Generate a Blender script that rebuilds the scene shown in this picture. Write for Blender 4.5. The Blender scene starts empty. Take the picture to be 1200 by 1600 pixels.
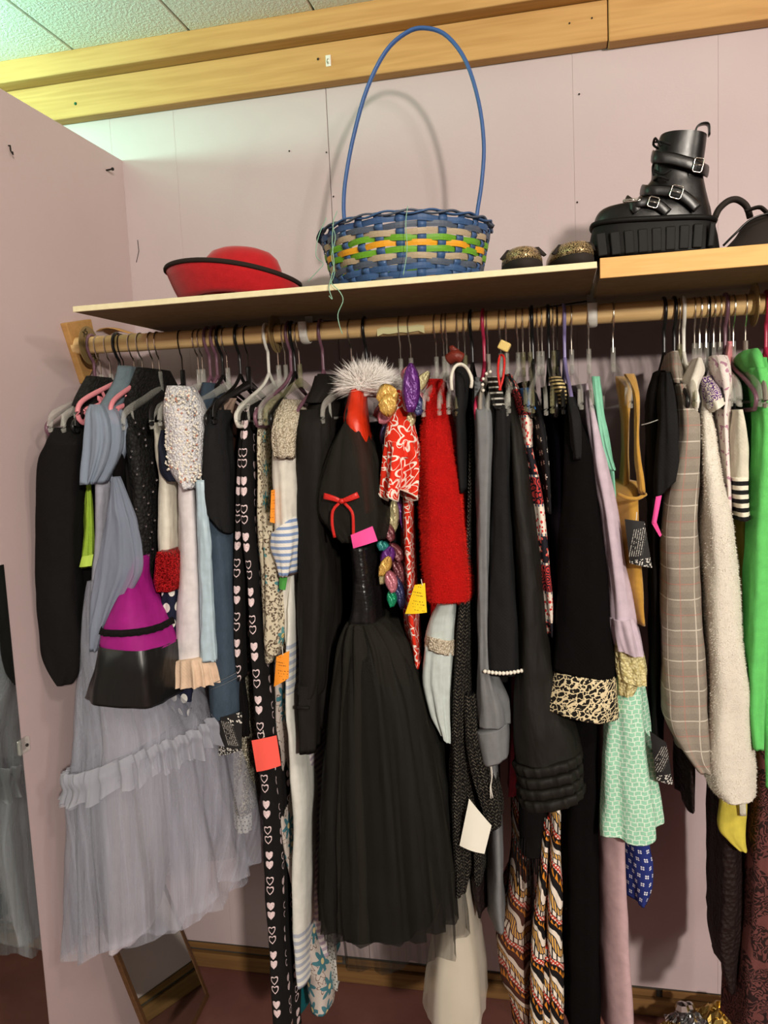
import bpy, bmesh, math, random
import numpy as np
from mathutils import Vector, Matrix, noise as mnoise
sc = bpy.context.scene
COL = sc.collection
PI = math.pi
# ------------------------------------------------------------------ camera
PITCH, ROLL, YAW, FPX = 0.108451, -0.0455167, -0.217596, 1240.94
EYE = 1.48
def cam_axes(p, r, y):
    cy, sy = math.cos(y), math.sin(y)
    f = np.array([sy, cy, 0]); rt = np.array([cy, -sy, 0]); up = np.array([0, 0, 1.])
    f2 = f*math.cos(p)-up*math.sin(p); u2 = up*math.cos(p)+f*math.sin(p)
    return rt*math.cos(r)+u2*math.sin(r), -(u2*math.cos(r)-rt*math.sin(r)), f2
RT, DN, FW = cam_axes(PITCH, ROLL, YAW)
cd = bpy.data.cameras.new('camera'); cam = bpy.data.objects.new('camera', cd); COL.objects.link(cam)
cd.sensor_fit = 'HORIZONTAL'; cd.sensor_width = 36; cd.lens = 36*FPX/1200; cd.clip_start = .02
cam.matrix_world = Matrix(((RT[0], -DN[0], -FW[0], 0), (RT[1], -DN[1], -FW[1], 0), (RT[2], -DN[2], -FW[2], EYE), (0, 0, 0, 1)))
sc.camera = cam
# ------------------------------------------------------------------ world, lights, exposure
sc.view_settings.view_transform = 'Standard'; sc.view_settings.look = 'None'
sc.view_settings.gamma = 1; sc.view_settings.use_curve_mapping = False
sc.view_settings.exposure = -0.24
wd = bpy.data.worlds.new('World'); sc.world = wd; wd.use_nodes = True
wd.node_tree.nodes['Background'].inputs[0].default_value = (.98, .88, .86, 1)
wd.node_tree.nodes['Background'].inputs[1].default_value = .055
def lamp(name, loc, power, col, size, kind='POINT'):
    l = bpy.data.lights.new(name, kind); l.energy = power; l.color = col
    if kind == 'POINT': l.shadow_soft_size = size
    o = bpy.data.objects.new(name, l); COL.objects.link(o); o.location = loc
    return o
lamp('main_lamp', (1.65, -2.45, EYE+.88), 700, (1.0, .91, .80), .12)
lamp('overhead_ceiling_lamp', (.75, .05, EYE+.93), 50, (1.0, .90, .79), .08)
lamp('far_ceiling_lamp', (2.7, -.5, EYE+.90), 85, (1.0, .90, .79), .12)
lamp('green_bulb', (-1.62, 1.30, EYE+.76), 50, (.45, 1.0, .72), .06)

def ray(px, py): return RT*(px-600)/FPX+DN*(py-800)/FPX+FW
def U(px, py, Y):
    d = ray(px, py); d = d*Y/d[1]; return Vector((d[0], d[1], d[2]+EYE))
def UX(px, py, X):
    d = ray(px, py); d = d*X/d[0]; return Vector((d[0], d[1], d[2]+EYE))
def UZ(px, py, z):
    d = ray(px, py); d = d*(z-EYE)/d[2]; return Vector((d[0], d[1], d[2]+EYE))
WALL, XP, RY = 2.0, -1.107, 1.70
def rodpy(px): return 540-(px-135)*.0615
def hookX(px): return U(px, rodpy(px), RY).x
ROD_A, ROD_B = U(118, rodpy(118), RY), U(1560, rodpy(1560), RY)
def rodz(x):
    t = (x-ROD_A.x)/(ROD_B.x-ROD_A.x); return ROD_A.z+t*(ROD_B.z-ROD_A.z)

# ------------------------------------------------------------------ materials
def lin(c):
    c = c/255; return c/12.92 if c <= .04045 else ((c+.055)/1.055)**2.4
def C(r, g, b): return (lin(r), lin(g), lin(b), 1)
class S:
    nt = None
    def __init__(s, k): s.k = k
    def o(s, op, *a): return mth(op, s, *a)
    def __add__(s, b): return mth('ADD', s, b)
    __radd__ = __add__
    def __sub__(s, b): return mth('SUBTRACT', s, b)
    def __rsub__(s, b): return mth('SUBTRACT', b, s)
    def __mul__(s, b): return mth('MULTIPLY', s, b)
    __rmul__ = __mul__
    def __truediv__(s, b): return mth('DIVIDE', s, b)
    def __lt__(s, b): return mth('LESS_THAN', s, b)
    def __gt__(s, b): return mth('GREATER_THAN', s, b)
def nd(t): return S.nt.nodes.new(t)
def put(inp, v):
    if isinstance(v, S): S.nt.links.new(v.k, inp)
    else: inp.default_value = v
def mth(op, *a):
    n = nd('ShaderNodeMath'); n.operation = op
    for i, x in enumerate(a): put(n.inputs[i], x)
    return S(n.outputs[0])
def fr(x): return mth('FRACT', x)
def fl(x): return mth('FLOOR', x)
def sn(x): return mth('SINE', x)
def ab(x): return mth('ABSOLUTE', x)
def mn(a, b): return mth('MINIMUM', a, b)
def mx(a, b): return mth('MAXIMUM', a, b)
def md(x, b): return mth('FLOORED_MODULO', x, b)
def sq(x): return mth('SQRT', x)
def sgn(x): return mth('SIGN', x)
def inv(x): return mth('SUBTRACT', 1.0, x)
def uv():
    t = nd('ShaderNodeTexCoord'); s = nd('ShaderNodeSeparateXYZ'); S.nt.links.new(t.outputs['UV'], s.inputs[0])
    return S(s.outputs[0]), S(s.outputs[1])
def obco():
    t = nd('ShaderNodeTexCoord'); s = nd('ShaderNodeSeparateXYZ'); S.nt.links.new(t.outputs['Object'], s.inputs[0])
    return S(s.outputs[0]), S(s.outputs[1]), S(s.outputs[2])
def vec(a, b=0.0, c=0.0):
    n = nd('ShaderNodeCombineXYZ'); put(n.inputs[0], a); put(n.inputs[1], b); put(n.inputs[2], c); return S(n.outputs[0])
def nz(v, scale, detail=2.0, rough=.5):
    n = nd('ShaderNodeTexNoise'); put(n.inputs['Vector'], v); n.inputs['Scale'].default_value = scale
    n.inputs['Detail'].default_value = detail; n.inputs['Roughness'].default_value = rough
    return S(n.outputs[0])
def vor(v, scale, feat='F1', rnd=1.0):
    n = nd('ShaderNodeTexVoronoi'); n.feature = feat; put(n.inputs['Vector'], v); n.inputs['Scale'].default_value = scale
    n.inputs['Randomness'].default_value = rnd
    return S(n.outputs['Distance']), (S(n.outputs['Color']) if feat == 'F1' else None)
def wn(v):
    n = nd('ShaderNodeTexWhiteNoise'); n.noise_dimensions = '3D'; put(n.inputs['Vector'], v); return S(n.outputs['Value'])
def mc(f, a, b):
    n = nd('ShaderNodeMix'); n.data_type = 'RGBA'; put(n.inputs[0], f); put(n.inputs[6], a); put(n.inputs[7], b); return S(n.outputs[2])
def ramp(f, *st):
    n = nd('ShaderNodeValToRGB'); put(n.inputs[0], f); e = n.color_ramp.elements
    e[0].position, e[0].color = st[0]; e[1].position, e[1].color = st[-1]
    for p, c in st[1:-1]:
        k = e.new(p); k.color = c
    return S(n.outputs[0])
def mk(name, col, rough=.85, fn=None, bump=None, sheen=0., metal=0., alpha=1., spec=.25, coat=0., aniso=0.):
    m = bpy.data.materials.new(name); m.use_nodes = True; S.nt = m.node_tree
    b = m.node_tree.nodes['Principled BSDF']
    b.inputs['Base Color'].default_value = col; b.inputs['Roughness'].default_value = rough
    b.inputs['Metallic'].default_value = metal; b.inputs['Specular IOR Level'].default_value = spec
    b.inputs['Sheen Weight'].default_value = sheen; b.inputs['Coat Weight'].default_value = coat
    m.diffuse_color = col
    if fn:
        r = fn()
        if isinstance(r, dict):
            for k, v in r.items(): put(b.inputs[k], v)
        else: put(b.inputs['Base Color'], r)
    if alpha != 1.:
        if callable(alpha): put(b.inputs['Alpha'], alpha())
        else: b.inputs['Alpha'].default_value = alpha
    if bump:
        h, st, dist = bump() if callable(bump) else bump
        n = nd('ShaderNodeBump'); n.inputs['Strength'].default_value = st; n.inputs['Distance'].default_value = dist
        put(n.inputs['Height'], h); S.nt.links.new(n.outputs[0], b.inputs['Normal'])
    return m
def weave(scale=900., st=.5, big=True):
    def f():
        u, v = uv()
        h = sn(u*scale)*sn(v*scale)*.12
        if big: h = h + nz(vec(u, v*.35), 38., 3.)*2.0 + nz(vec(u+v*.35, v*.5), 13., 2.)*6.
        return h, st, .002
    return f
def fuzz(scale=420., st=.6, d=.003):
    def f():
        u, v = uv(); return nz(vec(u, v), scale, 3., .7) + nz(vec(u, v), 25., 2.)*.8, st, d
    return f
def wrinkle(st=.5, sx=22., sy=7.):
    def f():
        u, v = uv(); return nz(vec(u*sx, v*sy), 1., 3., .55)*4., st, .0025
    return f
def plain(name, r, g, b, rough=.85, bump=None, var=.12, **k):
    base = C(r, g, b); dk = C(r*(1-var*1.4), g*(1-var*1.4), b*(1-var*1.4))
    def fn():
        u, v = uv(); return mc(nz(vec(u, v), 60., 3.), dk, base)
    return mk(name, base, rough, fn, bump or weave(), **k)

def flower_mask(u, v, cell, R, n=5, edge=None, seed=0., prob=2.):
    """petalled flower per cell: mask and normalised radius"""
    cu, cv = fl(u/cell), fl(v/cell)
    j1 = wn(vec(cu, cv, seed)); j2 = wn(vec(cu, cv, seed+3.7))
    x = fr(u/cell)-.5+(j1-.5)*.4; y = fr(v/cell)-.5+(j2-.5)*.4
    r = sq(x*x+y*y)*cell
    th = mth('ARCTAN2', y, x)+j1*6.
    pet = (mth('COSINE', th*float(n))*.28+.72)*R*(j2*.4+.8)
    keep = j1 < prob
    if edge: return mn(mth('LESS_THAN', ab(r-pet), edge), keep), r
    return mn(mth('LESS_THAN', r, pet), keep), r

def f_hearts():
    u, v = uv(); u = u+.028
    cu, cv = .056, .056
    c = fl(u/cu); x = (fr(u/cu)-.5)*cu
    v2 = v/cv+md(c, 2.)*.5; row = fl(v2); y = (fr(v2)-.5)*cv
    y1 = y-sgn(y)*.0105
    def h(s):
        X = x/s; Y = y1/s+.12; q = X*X+Y*Y-1.
        return mth('LESS_THAN', q*q*q-X*X*Y*Y*Y, 0.)
    sel = md(row+c, 2.)
    m = h(.0080)*inv(sel*h(.0058))
    m = m*mth('GREATER_THAN', nz(vec(u, v), 700., 1.), .36)
    return mc(m, C(20, 18, 18), C(236, 214, 216))
def f_dots(bg, fg, cell, R, stretch=1.):
    def f():
        u, v = uv(); v2 = v/(cell*stretch); c = fl(v2); x = (fr(u/cell+md(c, 2.)*.5)-.5)*cell; y = (fr(v2)-.5)*cell*stretch
        return mc(mth('LESS_THAN', x*x+y*y/(stretch*stretch), R*R), bg, fg)
    return f
def f_smallfloral():
    u, v = uv()
    c = C(205, 196, 172)
    d, k = vor(vec(u, v), 170.)
    c = mc(mth('LESS_THAN', ab(d-.28), .13), c, C(92, 78, 62))
    m, r = flower_mask(u, v, .055, .017, 6, None, 2., .62)
    c = mc(m, c, C(84, 142, 146)); c = mc(mn(m, r < .005), c, C(210, 190, 120))
    m, r = flower_mask(u+.02, v+.03, .07, .021, 6, .0012, 5., .6)
    return mc(m, c, C(80, 60, 50))
def f_tealfloral():
    u, v = uv(); c = C(196, 186, 178)
    m, r = flower_mask(u+.01, v+.013, .05, .020, 6, .0012, 5., .9); c = mc(m, c, C(96, 72, 60))
    m, r = flower_mask(u, v, .06, .026, 7, None, 2., .7); c = mc(m, c, C(70, 122, 134)); c = mc(mn(m, r < .006), c, C(220, 200, 150))
    return c
def f_hawaii():
    u, v = uv(); uu = u+nz(vec(u, v), 30., 1.)*.02; c = C(214, 44, 22)
    m, r = flower_mask(uu, v, .062, .026, 5, .0026, 1.); c = mc(m, c, C(240, 226, 214))
    m, r = flower_mask(uu+.03, v+.028, .062, .018, 5, .0022, 8.); c = mc(m, c, C(240, 226, 214))
    w = mth('LESS_THAN', ab(nz(vec(u, v), 45., 0.)-.5), .016); return mc(w, c, C(240, 222, 210))
def f_paisley():
    u, v = uv(); c = C(30, 28, 40)
    band = md(fl(v/.055), 3.)
    d, k = vor(vec(u, v), 62.)
    red = mth('GREATER_THAN', sn(d*24.), .1); c1 = mc(red, C(26, 24, 34), C(196, 62, 60))
    m, r = flower_mask(u, v, .026, .010, 5, None, 3.); c2 = mc(m, C(28, 26, 34), C(226, 96, 84)); c2 = mc(mn(m, r < .004), c2, C(240, 225, 205))
    d2, k2 = vor(vec(u, v), 120.); c3 = mc(mth('LESS_THAN', d2, .36), C(232, 220, 205), C(206, 54, 52))
    c = mc(mth('COMPARE', band, 1., .1), c1, c2); c = mc(mth('COMPARE', band, 2., .1), c, c3)
    e = mth('LESS_THAN', ab(fr(v/.055)-.5), .46); z = mth('GREATER_THAN', sn(u*620.), 0.)
    return mc(e, mc(z, C(60, 84, 116), C(225, 205, 180)), c)
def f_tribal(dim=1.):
    def f():
        u, v = uv(); w = v+sn(u*34.)*.03+nz(vec(u, v*.6), 16., 1.)*.085
        k = md(fl(w/.0155), 6.); t = fr(w/.0155)
        wht, blk, org, red, nvy, gld = C(236, 226, 212), C(20, 18, 20), C(218, 138, 40), C(196, 62, 44), C(48, 58, 92), C(232, 178, 80)
        c = ramp(k/6.+.02, (0., wht), (.17, blk), (.34, org), (.5, red), (.67, wht), (.84, gld)); c.k.node.color_ramp.interpolation = 'CONSTANT'
        tri = mth('LESS_THAN', ab(fr(u/.009)-.5)*1.7, t); c = mc(mn(tri, mth('COMPARE', k, 2., .2)), c, blk)
        dt = mth('GREATER_THAN', sn(u*700.)*sn(v*700.), .25); c = mc(mn(dt, mth('COMPARE', k, 3., .2)), c, wht)
        dm = mth('LESS_THAN', ab(fr(u/.006+t*.5)-.5), .2); c = mc(mn(dm, mth('COMPARE', k, 5., .2)), c, nvy)
        s2 = mth('LESS_THAN', fr(u/.010), .3); c = mc(mn(s2, mth('COMPARE', k, 4., .2)), c, blk)
        c = mc(mth('LESS_THAN', ab(t-.5), .42), blk, c)
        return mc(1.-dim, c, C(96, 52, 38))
    return f
def f_leopard():
    u, v = uv(); n = nz(vec(u, v), 60., 2.)*.02
    d, k = vor(vec(u*.8+n, v+n), 105.); e, _ = vor(vec(u*.8+n, v+n), 105., 'DISTANCE_TO_EDGE')
    c = mc(nz(vec(u*3., v), 90., 2.), C(244, 234, 202), C(206, 182, 126))
    m = mn(mth('GREATER_THAN', e, .085), mth('GREATER_THAN', nz(vec(u, v), 170., 1.), .36)); m = m*1.
    return mc(m, c, C(26, 22, 18))
def f_plaid():
    u, v = uv(); c = mc(nz(vec(u*40., v*9.), 24., 3., .8), C(112, 104, 94), C(164, 156, 142))
    c = mc(mth('LESS_THAN', ab(fr(v/.028+.3)-.5), .30)*.18, c, C(88, 82, 76))
    a = mx(mth('LESS_THAN', ab(fr(v/.056)-.5), .022), mth('LESS_THAN', ab(fr(u/.052+.1)-.5), .022)); c = mc(a*.55, c, C(222, 214, 200))
    b = mx(mth('LESS_THAN', ab(fr(v/.056+.5)-.5), .018), mth('LESS_THAN', ab(fr(u/.052+.6)-.5), .018)); return mc(b*.42, c, C(186, 108, 96))
def f_stripes(bg, fg, p, duty, axis='v'):
    def f():
        u, v = uv(); k = v if axis == 'v' else u
        return mc(mth('LESS_THAN', fr(k/p), duty), bg, fg)
    return f
def f_jeanstripe():
    u, v = uv(); s = mth('LESS_THAN', fr(v/.017), .5)
    lo = mx(mth('LESS_THAN', v, .42), mn(mth('GREATER_THAN', v, .94), mth('LESS_THAN', v, 1.05)))
    c = mc(nz(vec(u, v), 50., 2.), C(206, 206, 198), C(232, 232, 224))
    return mc(s*lo*.6, c, C(120, 138, 176))
def f_knit():
    u, v = uv(); n = nz(vec(u, v*.6), 330., 2., .7)
    z = sn((v+ab(fr(u/.011)-.5)*.010)*900.)
    return mc(mth('GREATER_THAN', n+z*.10, .56), C(14, 13, 13), C(104, 98, 86))
def b_knit():
    u, v = uv(); return sn((v+ab(fr(u/.011)-.5)*.010)*900.)+nz(vec(u, v), 260., 2.)*1.5+ab(fr(u/.011)-.5)*-3., .9, .004
def f_sequin(a, b, sc_=260.):
    def f():
        u, v = uv(); d, k = vor(vec(u, v), sc_); g = mth('MULTIPLY', wn(k), 1.)
        return {'Base Color': mc(g, a, b), 'Roughness': g*.35+.12, 'Metallic': .55}
    return f
def b_sequin(sc_=260.):
    def f():
        u, v = uv(); d, k = vor(vec(u, v), sc_); return wn(k)+d*.8, 1., .004
    return f
def f_burnout():
    u, v = uv(); w = vec(u+nz(vec(u, v), 20., 2.)*.05, v+nz(vec(v, u), 20., 2.)*.05)
    m = mth('GREATER_THAN', sn(nz(w, 58., 1.)*40.), -.2)
    big = mth('LESS_THAN', nz(vec(u, v), 15., 1.), .60)
    return mc(mn(m, big), C(100, 58, 55), C(36, 20, 19))
def f_denim():
    u, v = uv(); return mc(nz(vec(u*60., v*6.), 14., 3., .7)*.6+nz(vec(u, v), 18., 2.)*.4, C(24, 34, 46), C(78, 96, 114))
def f_mint():
    u, v = uv(); a = fl(v/.0088+sn(u*300.)*.12); x = fr(u/.0125+md(a, 2.)*.5+md(a, 3.)*.13); y = fr(v/.0088+sn(u*300.)*.12)
    m = mx(x < .17, y < .2); return mc(m*.85, C(150, 208, 178), C(226, 242, 226))
def b_mint():
    u, v = uv(); a = fl(v/.0088+sn(u*300.)*.12); x = fr(u/.0125+md(a, 2.)*.5+md(a, 3.)*.13); y = fr(v/.0088+sn(u*300.)*.12)
    return mx(x < .16, y < .22)*-1.+nz(vec(u, v), 120., 2.), .7, .003
def f_blueprint():
    u, v = uv(); cu = .017; c = fl(v/cu); x = ab((fr(u/cu+md(c, 2.)*.5)-.5)*cu); y = ab((fr(v/cu)-.5)*cu)
    m = mth('LESS_THAN', sq((x-.0021)*(x-.0021)+(y-.0021)*(y-.0021)), .0017); return mc(m, C(34, 48, 118), C(226, 228, 236))
def f_purple():
    u, v = uv(); d, k = vor(vec(u, v), 100.); m = mth('GREATER_THAN', sn(d*22.+nz(vec(u, v), 160., 1.)*7.), -.2)
    return mc(m, C(222, 210, 196), C(86, 48, 122))
def f_tinyflower():
    u, v = uv(); m, r = flower_mask(u, v, .022, .0052, 5, None, 4., .75); c = mc(m, C(20, 19, 22), C(228, 222, 216)); return mc(mn(m, r < .0016), c, C(180, 140, 60))
def f_wood(a, b, ax='x', sc_=1., knots=True):
    def f():
        x, y, z = obco(); p = vec(x*.8*sc_, y*12.*sc_, z*12.*sc_) if ax == 'x' else vec(x*14.*sc_, y*1.6*sc_, z*14.*sc_)
        n = nz(p, 1.6, 3., .55)
        g = sn(n*34.)*.5+.5; fine = nz(vec(x*6., y*150., z*150.), 1., 2.)
        c = mc(g*.30+fine*.5, a, b)
        if knots:
            d, k = vor(vec(x*2.2, y*6., z*6.), 1.1); c = mc(mth('LESS_THAN', d, .07)*.7, c, C(110, 66, 30))
        return c
    return f
def f_glitter(a, b):
    def f():
        x, y, z = obco(); d, k = vor(vec(x, y, z), 900.); g = wn(k); return {'Base Color': mc(mth('GREATER_THAN', g, .55), a, b), 'Roughness': g*.4+.1, 'Metallic': .7}
    return f
def f_tagprint(bg, fg, p=.0055, th=.3, dens=.52):
    def f():
        u, v = uv(); line = mth('LESS_THAN', fr(v/p), th); n = mth('GREATER_THAN', nz(vec(u*420., fl(v/p)*9.1), 1., 2.), dens)
        mar = mn(mth('LESS_THAN', ab(u), .011), mth('GREATER_THAN', fr(fl(v/p)*.37), .2)); return mc(mn(mn(line, n), mar), bg, fg)
    return f
def f_blacktag():
    u, v = uv(); line = mth('LESS_THAN', fr(u/.0036), .34); n = mth('GREATER_THAN', nz(vec(v*520., fl(u/.0036)*7.7), 1., 2.), .46)
    body = mn(mth('LESS_THAN', ab(u+.001), .012), mth('LESS_THAN', ab(v-.001), .024)); a = mn(mn(line, n), body)*.55
    d, k = vor(vec(u, v), 330.); orn = mn(mth('LESS_THAN', v, -.029), mth('LESS_THAN', ab(d-.3), .10))
    d2, k2 = vor(vec(u+.1, v), 160.); o2 = mn(mn(mth('GREATER_THAN', u, .004), mth('GREATER_THAN', v, .020)), mth('LESS_THAN', ab(d2-.25), .10))
    return mc(mx(a, mx(orn, o2)), C(30, 29, 29), C(226, 222, 214))

def B(name, v=24, rough=.9, **k): return plain(name, v+2, v, v, rough, **k)
M = {}
M['black'] = B('black_cotton', 21, spec=.12); M['black2'] = B('black_fabric', 16, spec=.1); M['blackwarm'] = plain('black_twill', 30, 27, 24, .75, wrinkle(.8), spec=.15)
M['blacksatin'] = plain('black_satin', 20, 20, 21, .32, wrinkle(.7, 16, 30), spec=.5)
M['blackleather'] = plain('black_faux_leather', 20, 20, 20, .36, wrinkle(.35), spec=.5)
M['velvet'] = plain('black_velvet', 12, 10, 10, .95, spec=.08)
M['charcoal'] = plain('charcoal_jersey', 31, 31, 32, .9, spec=.12)
M['lace'] = mk('black_lace', C(22, 22, 22), .7, lambda: mc(vor(vec(*uv()), 150.)[0], C(34, 33, 32), C(10, 10, 10)), b_sequin(150.))
M['tulle_gray'] = mk('gray_tulle', C(172, 174, 188), .95, None, None, alpha=lambda: (lambda u, v: nz(vec(u*70., v*2.5), 1., 2.)*.75)(*uv()))
M['tulle_ruffle'] = mk('gray_tulle_ruffle', C(180, 182, 194), .95, None, None, alpha=.5)
M['tulle_top'] = mk('blue_gray_chiffon', C(146, 160, 178), .8, None, wrinkle(.9), alpha=.74)
M['sash'] = mk('sash_tulle', C(150, 160, 180), .9, None, wrinkle(.9), alpha=.5)
M['grayblue'] = plain('gray_blue_satin', 168, 170, 184, .5, wrinkle(.7))
M['lavlining'] = plain('lavender_lining', 205, 196, 204, .45, wrinkle(.5))
M['bluegray'] = plain('blue_gray_knit', 112, 128, 138, .8)
M['lime'] = plain('lime_satin', 176, 214, 70, .6); M['magenta'] = plain('magenta_jersey', 164, 24, 130, .7, wrinkle(.4))
M['cream'] = plain('cream_satin', 232, 228, 212, .4, wrinkle(.6), spec=.4); M['navy'] = plain('navy_cotton', 24, 28, 46, .85)
M['redsequin'] = mk('red_sequin', C(190, 20, 26), .3, f_sequin(C(120, 6, 10), C(225, 40, 44), 420.), b_sequin(420.))
M['polka'] = mk('navy_polka', C(24, 30, 56), .8, f_dots(C(22, 27, 50), C(224, 222, 214), .028, .0085, 1.2), weave())
M['beaded'] = mk('beaded_silver', C(215, 212, 208), .35, lambda: mc(vor(vec(*uv()), 200.)[0], C(240, 238, 236), C(196, 198, 206)), b_sequin(200.))
M['whitesatin'] = plain('white_chiffon', 236, 230, 232, .6, wrinkle(.4)); M['paleblue'] = plain('pale_blue_satin', 190, 214, 226, .35, wrinkle(.5), spec=.5)
M['peach'] = plain('peach_ruffle', 236, 206, 178, .7); M['denim'] = mk('denim', C(50, 64, 80), .85, f_denim, weave(1500.))
M['stitch'] = plain('denim_stitch', 120, 126, 130); M['brownsatin'] = plain('brown_satin', 74, 46, 38, .45, wrinkle())
M['hearts'] = mk('heart_knit', C(24, 22, 22), .95, f_hearts, fuzz(500, .35)); M['silverseq'] = mk('champagne_sequin', C(170, 160, 136), .3, f_sequin(C(96, 90, 74), C(240, 232, 206), 330.), b_sequin(330.))
M['dotwhite'] = mk('white_dotted', C(210, 208, 200), .85, f_dots(C(206, 206, 200), C(36, 34, 36), .009, .0017), weave())
M['floral'] = mk('cream_floral', C(205, 196, 172), .85, f_smallfloral, weave()); M['tealfloral'] = mk('teal_floral', C(196, 186, 178), .85, f_tealfloral, weave())
M['whitecotton'] = plain('white_cotton', 232, 228, 216, .85, wrinkle(.4)); M['laceivory'] = mk('ivory_lace', C(222, 212, 190), .9, lambda: mc(vor(vec(*uv()), 260.)[0], C(232, 222, 200), C(150, 136, 112)), b_sequin(260.))
M['bluestripe'] = mk('blue_stripe', C(220, 222, 226), .85, f_stripes(C(228, 226, 218), C(128, 152, 192), .013, .45), weave())
M['jeans'] = mk('white_striped_linen', C(228, 226, 216), .85, f_jeanstripe, wrinkle(.4)); M['lavstripe'] = mk('lavender_stripe', C(200, 190, 196), .85, f_stripes(C(214, 206, 204), C(168, 154, 170), .014, .5), weave())
M['teal'] = plain('teal_cotton', 10, 118, 128, .7)
M['blacktulle'] = mk('black_tulle', C(26, 25, 22), .7, None, wrinkle(.4), alpha=lambda: (lambda u, v: nz(vec(u*60., v*2.), 1., 2.)*.95)(*uv())); M['blacktulle2'] = mk('black_organza', C(34, 32, 27), .8, None, wrinkle(.5, 40, 4), alpha=.85, spec=.15)
M['redsatin'] = plain('orange_red_satin', 222, 52, 18, .4, wrinkle(.7), spec=.4); M['feather'] = mk('white_marabou', C(244, 240, 234), .95)
M['ribbon'] = plain('red_ribbon', 216, 44, 38, .4); M['hawaii'] = mk('red_hawaiian_print', C(210, 44, 24), .8, f_hawaii, weave())
M['fuzzred'] = plain('red_fuzzy', 216, 14, 10, .95, fuzz(300, 1., .006)); M['fuzzfib'] = plain('red_fibre', 236, 36, 22, .9)
M['mintsatin'] = plain('pale_mint_satin', 206, 218, 214, .4, wrinkle(.7), spec=.5); M['knit'] = mk('speckled_knit', C(30, 28, 26), .95, f_knit, b_knit)
M['gray'] = plain('gray_crepe', 124, 126, 128, .75, wrinkle(.4)); M['pearl'] = mk('pearl', C(232, 226, 212), .2, spec=.6)
M['beadcollar'] = mk('beaded_collar', C(60, 58, 56), .4, f_stripes(C(22, 22, 22), C(190, 188, 180), .011, .3, 'v'), weave())
M['olivecoat'] = plain('black_quilted', 27, 25, 21, .62, wrinkle(.8), spec=.2); M['paisley'] = mk('paisley_print', C(90, 40, 44), .85, f_paisley, weave())
M['tinyflower'] = mk('tiny_floral', C(22, 21, 24), .85, f_tinyflower, weave()); M['navyplain'] = plain('navy_knit', 30, 28, 50, .9)
M['blue'] = plain('blue_ribbon', 46, 104, 170, .6); M['leopard'] = mk('leopard_fur', C(200, 180, 130), .9, f_leopard, fuzz(500, .5)); M['lilac'] = plain('lilac_fleece', 208, 190, 204, .9, fuzz(500, .25))
M['yellowlace'] = mk('yellow_lace', C(222, 212, 150), .85, lambda: mc(vor(vec(*uv()), 190.)[0], C(236, 228, 178), C(176, 160, 96)), b_sequin(190.))
M['mint'] = mk('mint_brocade', C(140, 205, 172), .8, f_mint, b_mint); M['mintplain'] = plain('mint_satin', 132, 204, 172, .5, wrinkle()); M['mustard'] = plain('mustard_suede', 196, 148, 62, .95, fuzz(600, .2), sheen=.2)
M['plaid'] = mk('gray_plaid', C(130, 122, 110), .9, f_plaid, weave(1600.)); M['fleece'] = plain('cream_fleece', 232, 226, 212, 1., fuzz(420, .55, .004), var=.05); M['purple'] = mk('purple_print', C(150, 120, 160), .85, f_purple, weave())
M['camifloral'] = mk('pale_floral', C(222, 208, 206), .85, lambda: mc(mth('GREATER_THAN', nz(vec(*uv()), 90., 2.), .6), C(226, 216, 210), C(176, 130, 150)), weave())
M['ivoryrib'] = plain('ivory_rib', 226, 222, 202, .9); M['green'] = plain('green_fleece', 108, 214, 112, .95, fuzz(500, .35)); M['yellow'] = plain('yellow_cotton', 224, 208, 84, .8, wrinkle()); M['olive'] = plain('olive_yellow', 168, 152, 62, .8)
M['burnout'] = mk('maroon_burnout_velvet', C(80, 40, 36), .75, f_burnout, weave()); M['brownlace'] = plain('dark_brown_lace', 34, 20, 18, .7, b_sequin(120.)); M['palepink'] = plain('pale_pink_crepe', 206, 174, 178, .8, wrinkle(.3, 10, 4))
M['blueprint'] = mk('blue_clover_print', C(40, 54, 120), .85, f_blueprint, weave()); M['tribal'] = mk('tribal_print', C(180, 120, 70), .75, f_tribal(1.), weave()); M['tribaldim'] = mk('tribal_print_shaded', C(140, 80, 60), .85, f_tribal(.55), weave())  # tribaldim: same print dulled toward brown, shade painted in for the rear panel
M['creamskirt'] = plain('cream_crepe', 226, 216, 190, .8, wrinkle(.4, 10, 3)); M['creamsheer'] = mk('cream_sheer', C(226, 220, 206), .9, alpha=.5); M['pinkbit'] = plain('rose_cotton', 176, 66, 84, .8)
M['brownleather'] = plain('brown_leather', 112, 40, 28, .45); M['taupe'] = plain('taupe_satin', 140, 118, 104, .5)
# plastics / metals
def clear_mat(name, tint, a, rough=.12):
    m = mk(name, tint, rough, None, None, alpha=a, spec=.8); return m
M['clear'] = clear_mat('clear_plastic', C(226, 226, 216), .24); M['clearolive'] = clear_mat('smoky_plastic', C(160, 156, 118), .34)
M['wire'] = mk('steel_wire', C(196, 188, 174), .25, metal=1.); M['wiredark'] = mk('dark_wire', C(60, 54, 50), .3, metal=.9)
M['p_black'] = mk('black_plastic', C(18, 18, 18), .3, spec=.5); M['p_mauve'] = mk('mauve_plastic', C(112, 78, 92), .35, spec=.5); M['p_white'] = mk('white_plastic', C(226, 224, 214), .35, spec=.5)
M['p_pink'] = mk('pink_plastic', C(224, 140, 148), .35, spec=.5); M['p_magenta'] = mk('raspberry_plastic', C(176, 42, 76), .35, spec=.5); M['p_lav'] = mk('lavender_plastic', C(136, 126, 176), .35, spec=.5)
M['p_taupe'] = mk('taupe_plastic', C(150, 142, 132), .4, spec=.5)
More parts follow.
